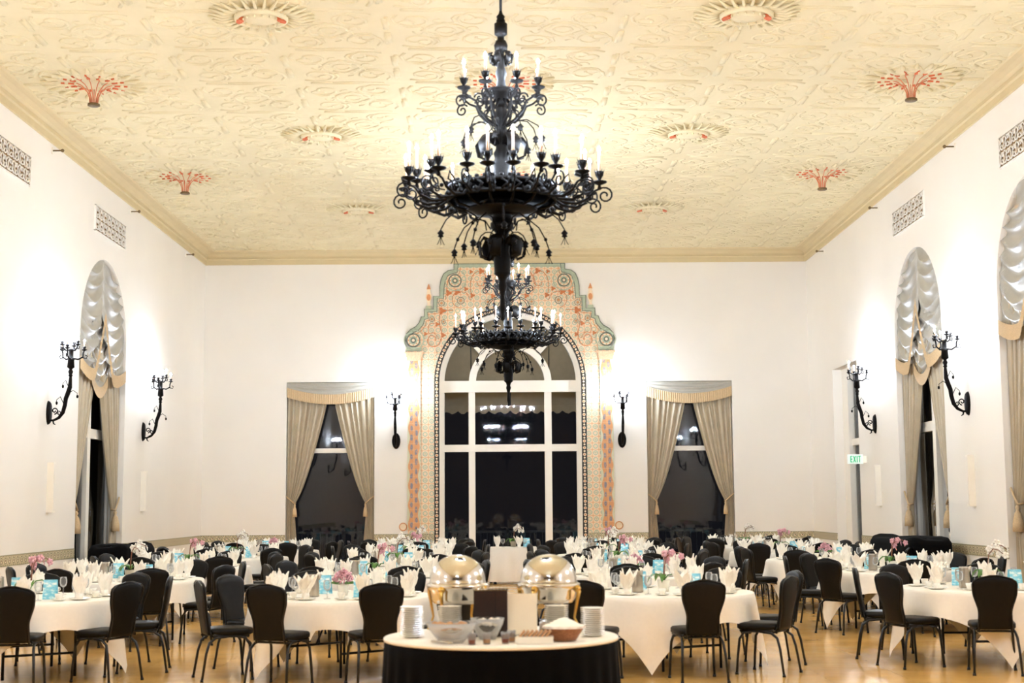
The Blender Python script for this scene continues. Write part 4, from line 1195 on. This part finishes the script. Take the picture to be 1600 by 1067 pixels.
def make_bouquet():
    e = empty('flower_bowl', 'flowers', 'flower arrangement')
    MB().lathe([(0, 0), (.045, 0), (.06, .1), (.056, .12), (0, .1)], (0, 0, 0), 12).build('vase', 'china', e)
    f = MB(); rnd = random.Random(5)
    for i in range(26):
        a, r = rnd.uniform(0, 6.3), rnd.uniform(0, .1); p = Vector((math.cos(a)*r, math.sin(a)*r, .22-.06*(r/.1)**2+rnd.uniform(-.03, .03)))
        R0 = Matrix.Rotation(a, 3, 'Z') @ Matrix.Rotation(rnd.uniform(.2, 1.3), 3, 'X')
        for q in range(5):
            b = 2*PI*q/5; c = R0 @ Vector((math.cos(b)*.02, math.sin(b)*.02, .003)); f.lathe([(0, -.005), (.018, 0), (0, .005)], p+c, 6, R=R0)
    f.build('blossoms', 'pink', e)
    l = MB()
    for k in range(6):
        a = k*1.05; ca, sa = math.cos(a), math.sin(a)
        l.add([(ca*.02, sa*.02, .11), (ca*.09-sa*.025, sa*.09+ca*.025, .14), (ca*.15, sa*.15, .12), (ca*.09+sa*.025, sa*.09-ca*.025, .14)], [(0, 1, 2, 3)])
    l.build('leaves', 'leaf', e, solid=.003)
    return e
BOU = Source(make_bouquet())

SIDES = ['near', 'near-right', 'right', 'far-right', 'far', 'far-left', 'left', 'near-left']
ROWN = ['front-row', 'second-row', 'third-row', 'fourth-row', 'back-row']
COLN = ['left-wall', 'left-aisle', 'right-aisle', 'right-wall']
rnd = random.Random(42)
def setting(cx, cy, a0, row, col, over={}, skip=(), turn=0):
    """one laid table; a0 = angle of the first chair in degrees, 0 = towards the camera, positive to the right"""
    tn = f'{ROWN[row]} {COLN[col]} table'
    ca_ = math.radians(a0)
    TABLE.put((cx, cy, 0), ca_+.3, f'round folding banquet table, {ROWN[row]} in the {COLN[col]} column', 'round banquet tables')
    CLOTH.put((cx, cy, 0), ca_+math.radians(22.5)+turn*PI/4, f'white square tablecloth with hanging corners on the {tn}', 'white tablecloths')
    for k in range(8):
        deg = a0+45*k; th = math.radians(deg); side = SIDES[int(round((a0 % 360+45*k)/45)) % 8]
        if k in skip: continue
        rr = 1.10+rnd.uniform(-.03, .06)
        dx, dy = math.sin(th), -math.cos(th)
        tw = rnd.uniform(-.12, .12)
        if k in over: rr, tw = over[k]
        CHAIR.put((cx+dx*rr, cy+dy*rr, 0), th+tw, f'black leather banquet chair on the {side} side of the {tn}', f'chairs around the {tn}')
        # place setting
        s_ = f'{side} seat of the {tn}'
        px_, py_ = cx+dx*.72, cy+dy*.72; tz = TZ+.003; tx, ty = -dy, dx
        NAP[rnd.randrange(4)].put((px_, py_, tz+(.012 if row < 3 else 0)), rnd.uniform(0, 6), f'white peaked folded napkin at the {s_}', f'napkins on the {tn}')
        if row < 3: PLATE.put((px_, py_, tz), 0, f'white china plate under the napkin at the {s_}', f'plates on the {tn}')
        GOB.put((px_-dx*.2+tx*.12, py_-dy*.2+ty*.12, tz), 0, f'stemmed water goblet at the {s_}', f'goblets on the {tn}')
        if row < 4: CUP.put((px_-dx*.08-tx*.19, py_-dy*.08-ty*.19, tz), rnd.uniform(0, 6), f'white coffee cup and saucer at the {s_}', f'cups on the {tn}')
    tz = TZ+.003
    i = (row+col) % 2
    if (row*4+col) % 5 == 1: BOU.put((cx, cy, tz), 0, f'pink flowers in a low vase at the centre of the {tn}', 'flower arrangements')
    else: ORC[i].put((cx, cy, tz), rnd.uniform(-.8, .8)+(PI if col > 1 else 0)*0, f'{("pink","white")[i]} potted orchid at the centre of the {tn}', 'orchid centrepieces')
    CARD.put((cx+.2*(1 if col % 2 else 1.4), cy-.25, tz), rnd.uniform(-.4, .4), f'blue cloud-patterned menu card facing the camera on the {tn}', 'blue menu cards')
    CARD.put((cx-.22, cy+.28, tz), rnd.uniform(-.6, .6), f'blue cloud-patterned menu card behind the flowers on the {tn}', 'blue menu cards')
    PIT.put((cx-.28, cy-.12, tz), rnd.uniform(2.2, 3.6), f'steel water pitcher on the {tn}', 'steel water pitchers')

setting(-4.80, 14.5, 13, 0, 0)
setting(-1.66, 14.5, 22, 0, 1, turn=1)
setting(1.60, 14.8, 9, 0, 2, {7: (1.36, .25)})
setting(5.05, 15.15, -17, 0, 3, turn=.72)
setting(-4.75, 18.1, 24, 1, 0); setting(-1.65, 18.2, -35+8, 1, 1); setting(1.62, 18.4, -8, 1, 2); setting(5.10, 19.1, -50, 1, 3)
setting(-4.85, 21.9, 30, 2, 0); setting(-1.7, 22.0, -15, 2, 1); setting(1.7, 22.1, 14, 2, 2); setting(5.05, 22.9, -30, 2, 3)
setting(-4.85, 25.7, 35, 3, 0); setting(-1.75, 25.7, 8, 3, 1); setting(1.8, 25.8, -12, 3, 2); setting(5.05, 26.6, -25, 3, 3)
setting(-4.8, 29.5, 20, 4, 0); setting(-1.85, 29.4, 5, 4, 1); setting(2.0, 29.4, -8, 4, 2); setting(5.0, 30.3, 10, 4, 3)

# sweetheart table in the aisle before the arch
def head_table():
    x, y = .12, 30.6
    t = empty('small_square_table', 'small square table before the arched window at the end of the aisle', 'table', (x, y, 0))
    MB().bx(-.46, .46, -.46, .46, .72, .748).build('tabletop', 'darkwood', t)
    for a in (-1, 1):
        for b in (-1, 1): MB().bx(a*.4-.02, a*.4+.02, b*.4-.02, b*.4+.02, 0, .72).build('leg', 'blackmetal', t)
    m = MB()
    def side(a, b):
        th = 2*PI*a; c, s_ = math.cos(th), math.sin(th); k = 1/max(abs(c), abs(s_)); h = .49
        fl = 1+(.07+.04*math.sin(th*12))*b; return (c*k*h*fl, s_*k*h*fl, TZ-.70*b)
    m.grid(side, 96, 10); m.add([(-.49, -.49, TZ), (.49, -.49, TZ), (.49, .49, TZ), (-.49, .49, TZ)], [(0, 1, 2, 3)])
    o = m.build('tablecloth', 'linen', loc=(x, y, 0)); tag(o, 'white floor-length cloth on the small square table before the arch', 'tablecloth')
    for i, (dx, dy, rz, lab) in enumerate(((-.62, -.25, -1.3, 'near left'), (.66, -.25, 1.3, 'near right'), (-.72, .5, -1.9, 'rear left'), (.80, .5, 1.9, 'rear right'))):
        CHAIR.put((x+dx, y+dy, 0), rz, f'black leather banquet chair at the {lab} of the small square table', 'chairs at the small square table')
    CARD.put((x+.28, y-.1, TZ+.003), .1, 'blue menu card on the small square table before the arch', 'blue menu cards')
    ORC[1].put((x, y+.1, TZ+.003), 0, 'white potted orchid on the small square table before the arch', 'orchid centrepieces')
    for i, (dx, s_) in enumerate(((-.34, 'left'), (.12, 'right'))):
        NAP[i].put((x+dx, y-.25, TZ+.003), 0, f'white folded napkin at {s_} of the small square table', 'napkins on the small square table')
        GOB.put((x+dx+.12, y-.2, TZ+.003), 0, f'stemmed goblet at {s_} of the small square table', 'goblets on the small square table')
head_table()

# black draped bars in front of the side windows
def draped_bar(x, y0, y1, h, wd, label, seed):
    m = MB(); rnd2 = random.Random(seed); ph = rnd2.uniform(0, 6); L = y1-y0
    prof = [(0, h), (.7, h), (.9, h-.02), (1.0, h-.09), (1.02, h*.5), (1.07, .01)]
    n = 96; vs = []
    for (s_, z) in prof:
        for k in range(n):
            a = 2*PI*k/n; c, q = math.cos(a), math.sin(a)
            xx = math.copysign(abs(c)**.45, c); yy = math.copysign(abs(q)**.3, q)
            f = s_+(0.02*math.sin(a*17+ph)*(1 if z < h-.05 else 0))*(1-z/h)*2.2
            sag = -.03*math.sin(a*3+ph) if s_ > .6 else 0
            vs.append((xx*wd/2*f, yy*L/2*(1+(f-1)*wd/L), max(.005, z+(sag if z > .1 else 0))))
    fs = [(i*n+k, i*n+(k+1) % n, (i+1)*n+(k+1) % n, (i+1)*n+k) for i in range(len(prof)-1) for k in range(n)]
    fs.append(tuple(range(n-1, -1, -1)))
    m.add(vs, fs[::1], True); o = m.build('draped_bar', 'drape_black', loc=(x, (y0+y1)/2, 0)); tag(o, label, 'draped table')
draped_bar(-6.6, 23.6, 25.7, 1.02, .72, 'long bar table under black cloth before the left arched window', 1)
draped_bar(6.6, 22.2, 25.0, 1.08, .74, 'long bar table under black cloth before the far right arched window', 2)

# ------------------------------------------------------------------ buffet in the foreground
BX, BY = -.05, 9.95
def buffet():
    t = empty('buffet_table', 'round buffet table in the centre foreground', 'table', (BX, BY, 0))
    MB().lathe([(.77, .71), (.78, .715), (.78, .745), (0, .748)], (0, 0, 0), 48).build('tabletop', 'darkwood', t)
    for a in range(4):
        an = a*PI/2+.7; MB().tube([(math.cos(an)*.5, math.sin(an)*.5, .71), (math.cos(an)*.55, math.sin(an)*.55, 0)], .02, 6).build('leg', 'blackmetal', t)
    m = MB()
    def sk(a, b):
        th = 2*PI*a; r = .800+.02*b*(1+.9*math.sin(th*34)+.4*math.sin(th*13))+.01*b
        return (r*math.cos(th), r*math.sin(th), .753-.745*b)
    m.grid(sk, 360, 8); o = m.build('table_skirt', 'drape_black', loc=(BX, BY, 0), solid=.002); tag(o, 'pleated black skirt around the round buffet table', 'table skirt')
    m = MB(); m.lathe([(.805, .735), (.807, .75), (.80, .756), (0, .757)], (0, 0, 0), 64); o = m.build('tablecloth', 'linen', loc=(BX, BY, 0)); tag(o, 'white cloth on top of the round buffet table', 'tablecloth')
buffet()
BZ = .759
def make_chafer():
    e = empty('chafing_dish', 'chafer', 'chafing dish')
    d = MB(); R_ = .20; prof = [(R_*1.02, .34), (R_*1.02, .35)]+[(R_*math.cos(t), .355+.185*math.sin(t)) for t in [i*PI/2/14 for i in range(15)]]
    d.lathe(prof, (0, 0, 0), 40); do = d.build('dome_lid', 'chrome', e)
    h = MB(); h.tube([(-.05, .17, .43), (-.05, .215, .43), (.05, .215, .43), (.05, .17, .43)], .008, 6); h.build('lid_handle', 'gold', do)
    p = MB(); p.lathe([(.0, .20), (.17, .20), (.19, .23), (.2, .29), (.215, .30), (.225, .33), (.21, .34), (.0, .34)], (0, 0, 0), 40); p.build('water_pan', 'chrome', e)
    for k in range(4):
        a = PI/4+k*PI/2; ca, sa = math.cos(a), math.sin(a); l = MB()
        l.tube([(ca*.2, sa*.2, .30), (ca*.235, sa*.235, .28), (ca*.22, sa*.22, .2), (ca*.2, sa*.2, .1), (ca*.235, sa*.235, .02), (ca*.24, sa*.24, .006)], [.016, .018, .011, .008, .010, .014], 8)
        l.ball((ca*.225, sa*.225, .3), .028, 8); l.build('leg', 'gold', e)
    b = MB(); b.lathe([(.012, .0), (.07, .0), (.07, .06), (.05, .07), (.04, .07), (0, .07)], (0, 0, 0), 14); b.build('burner', 'steel', e)
    return e
CF = Source(make_chafer())
CF.put((-.36, 10.28, BZ), .3, 'round chrome chafing dish with gold legs, left on the buffet', 'chrome chafing dishes')
CF.put((.29, 10.28, BZ), .3, 'round chrome chafing dish with gold legs, right on the buffet', 'chrome chafing dishes')
PL = Source(tag(MB().lathe([(0, 0), (.05, 0), (.07, .008), (.083, .0105), (.083, .0135), (.07, .012), (0, .005)], (0, 0, 0), 24).build('side_plate', 'china'), 'plate', 'plate'))
ORD = ['lowest', 'second', 'third', 'fourth', 'fifth', 'sixth', 'seventh', 'eighth', 'ninth', 'tenth', 'eleventh', 'twelfth', 'thirteenth', 'fourteenth', 'fifteenth']
for (x, y, n, where) in ((-.655, 9.86, 15, 'front left'), (.575, 9.84, 14, 'front right'), (-.40, 9.90, 15, 'back left'), (.33, 9.90, 15, 'back right')):
    for k in range(n):
        nm = 'topmost' if k == n-1 else ORD[k]
        PL.put((x+random.uniform(-.002, .002), y+random.uniform(-.002, .002), BZ+.0005+k*.0137), 0, f'white side plate in the {where} buffet stack, {nm}'+('' if k in (0, n-1) else ' from below'), f'plates stacked at the {where} of the buffet')

def bowl(name, x, y, r, h, mat, label, cat, filling=None, fname='contents'):
    e = empty(name, label, cat, (x, y, BZ))
    MB().lathe([(0, .0), (r*.45, .0), (r*.6, h*.2), (r*.9, h*.7), (r, h), (r*.96, h), (r*.85, h*.7), (r*.5, h*.2), (0, .012)], (0, 0, 0), 28).build('vessel', mat, e)
    if filling:
        m = MB(); rq = random.Random(int(x*100))
        for i in range(26):
            a, q = rq.uniform(0, 6.3), math.sqrt(rq.random())*r*.72
            m.ball((math.cos(a)*q, math.sin(a)*q, h*.75+rq.uniform(0, .02)), .024, 6, .8)
        m.build(fname, filling, e, kind='stuff')
bowl('glass_bowl', -.37, 9.46, .17, .13, 'clear', 'large clear glass bowl of salad at the front of the buffet', 'bowl', 'bread', 'salad')
bowl('glass_bowl', -.14, 9.66, .115, .14, 'clear', 'smaller tall glass bowl beside the brown box on the buffet', 'bowl', 'china', 'cubes')
def props():
    e = empty('wooden_box', 'dark brown wooden condiment box on the buffet between the chafers', 'box', (-.12, 9.90, BZ))
    MB().bx(-.115, .115, -.07, .07, 0, .31).build('body', 'darkwood', e)
    MB().bx(-.12, .12, -.075, .075, .31, .316).build('rim', 'chrome', e)
    MB().bx(.03, .036, -.073, -.07, 0, .31).build('seam', 'blackmetal', e)
    CR_ = None
    for i in range(9):
        x = -.12-.1+i*.025
        s_ = MB(); s_.tube([(x, 9.90+.02*(i % 3-1), BZ+.317), (x+.003, 9.90+.02*(i % 3-1), BZ+.332)], [.007, .004], 6)
        tag(s_.build('spoon', 'chrome'), f'chrome spoon end standing above the brown box, {("first","second","third","fourth","fifth","sixth","seventh","eighth","ninth")[i]} from its left side', 'spoon', 'spoons in the brown box')
    c = MB(); c.box((.085, 9.86, BZ+.145), (.225, .004, .285), mat=Matrix.Rotation(-.1, 3, 'X')); co_ = c.build('display_card', 'paper')
    tag(co_, 'blank cream display card standing upright on the buffet', 'card')
    MB().box((.085, 9.88, BZ+.006), (.23, .09, .012)).build('card_foot', 'darkwood', co_)
    b = empty('bread_basket', 'wicker basket lined with white napkin on the buffet', 'basket', (.365, 9.52, BZ))
    w_ = MB(); w_.lathe([(0, .004), (.07, .004), (.09, .04), (.12, .09), (.126, .095), (.115, .09), (.085, .04), (0, .012)], (0, 0, 0), 24, sx=1.15); w_.build('weave', 'basket', b)
    n_ = MB(); n_.lathe([(.132, .085), (.125, .1), (.09, .112), (.05, .135), (.012, .15), (0, .152)], (0, 0, 0), 12, False, sx=1.1); n_.build('liner', 'napkin', b)
    t = empty('sandwich_tray', 'low white dish stacked with sliced bread on the buffet', 'dish', (.17, 9.37, BZ))
    MB().bx(-.12, .12, -.06, .06, 0, .045).build('dish', 'china', t)
    m = MB()
    for i in range(7): m.box((-.08+i*.028, .0, .062), (.012, .09, .05), mat=Matrix.Rotation(.7, 3, 'Y'))
    m.build('bread_slices', 'bread', t)
    for i, (x, y) in enumerate(((-.235, 9.30), (-.14, 9.34), (-.02, 9.36), (.02, 9.46))):
        g = empty('dessert_glass', f'small glass of red-brown jam, {("first","second","third","fourth")[i]} from the left on the buffet', 'glass', (x, y, BZ), 0, 'small jam glasses on the buffet')
        MB().lathe([(.022, 0), (.03, .075), (.028, .075), (.02, .004), (0, .004)], (0, 0, 0), 12).build('tumbler', 'clear', g)
        MB().lathe([(0, .006), (.0205, .006), (.026, .06), (0, .062)], (0, 0, 0), 12).build('jam', 'jam' if i % 2 == 0 else 'bread', g)
    tg = MB(); tg.tube([(-.5, 9.42, BZ+.012), (-.42, 9.36, BZ+.014), (-.36, 9.30, BZ+.012)], .008, 6); tag(tg.build('serving_tongs', 'chrome'), 'chrome serving tongs lying beside the large glass bowl', 'tongs')
props()
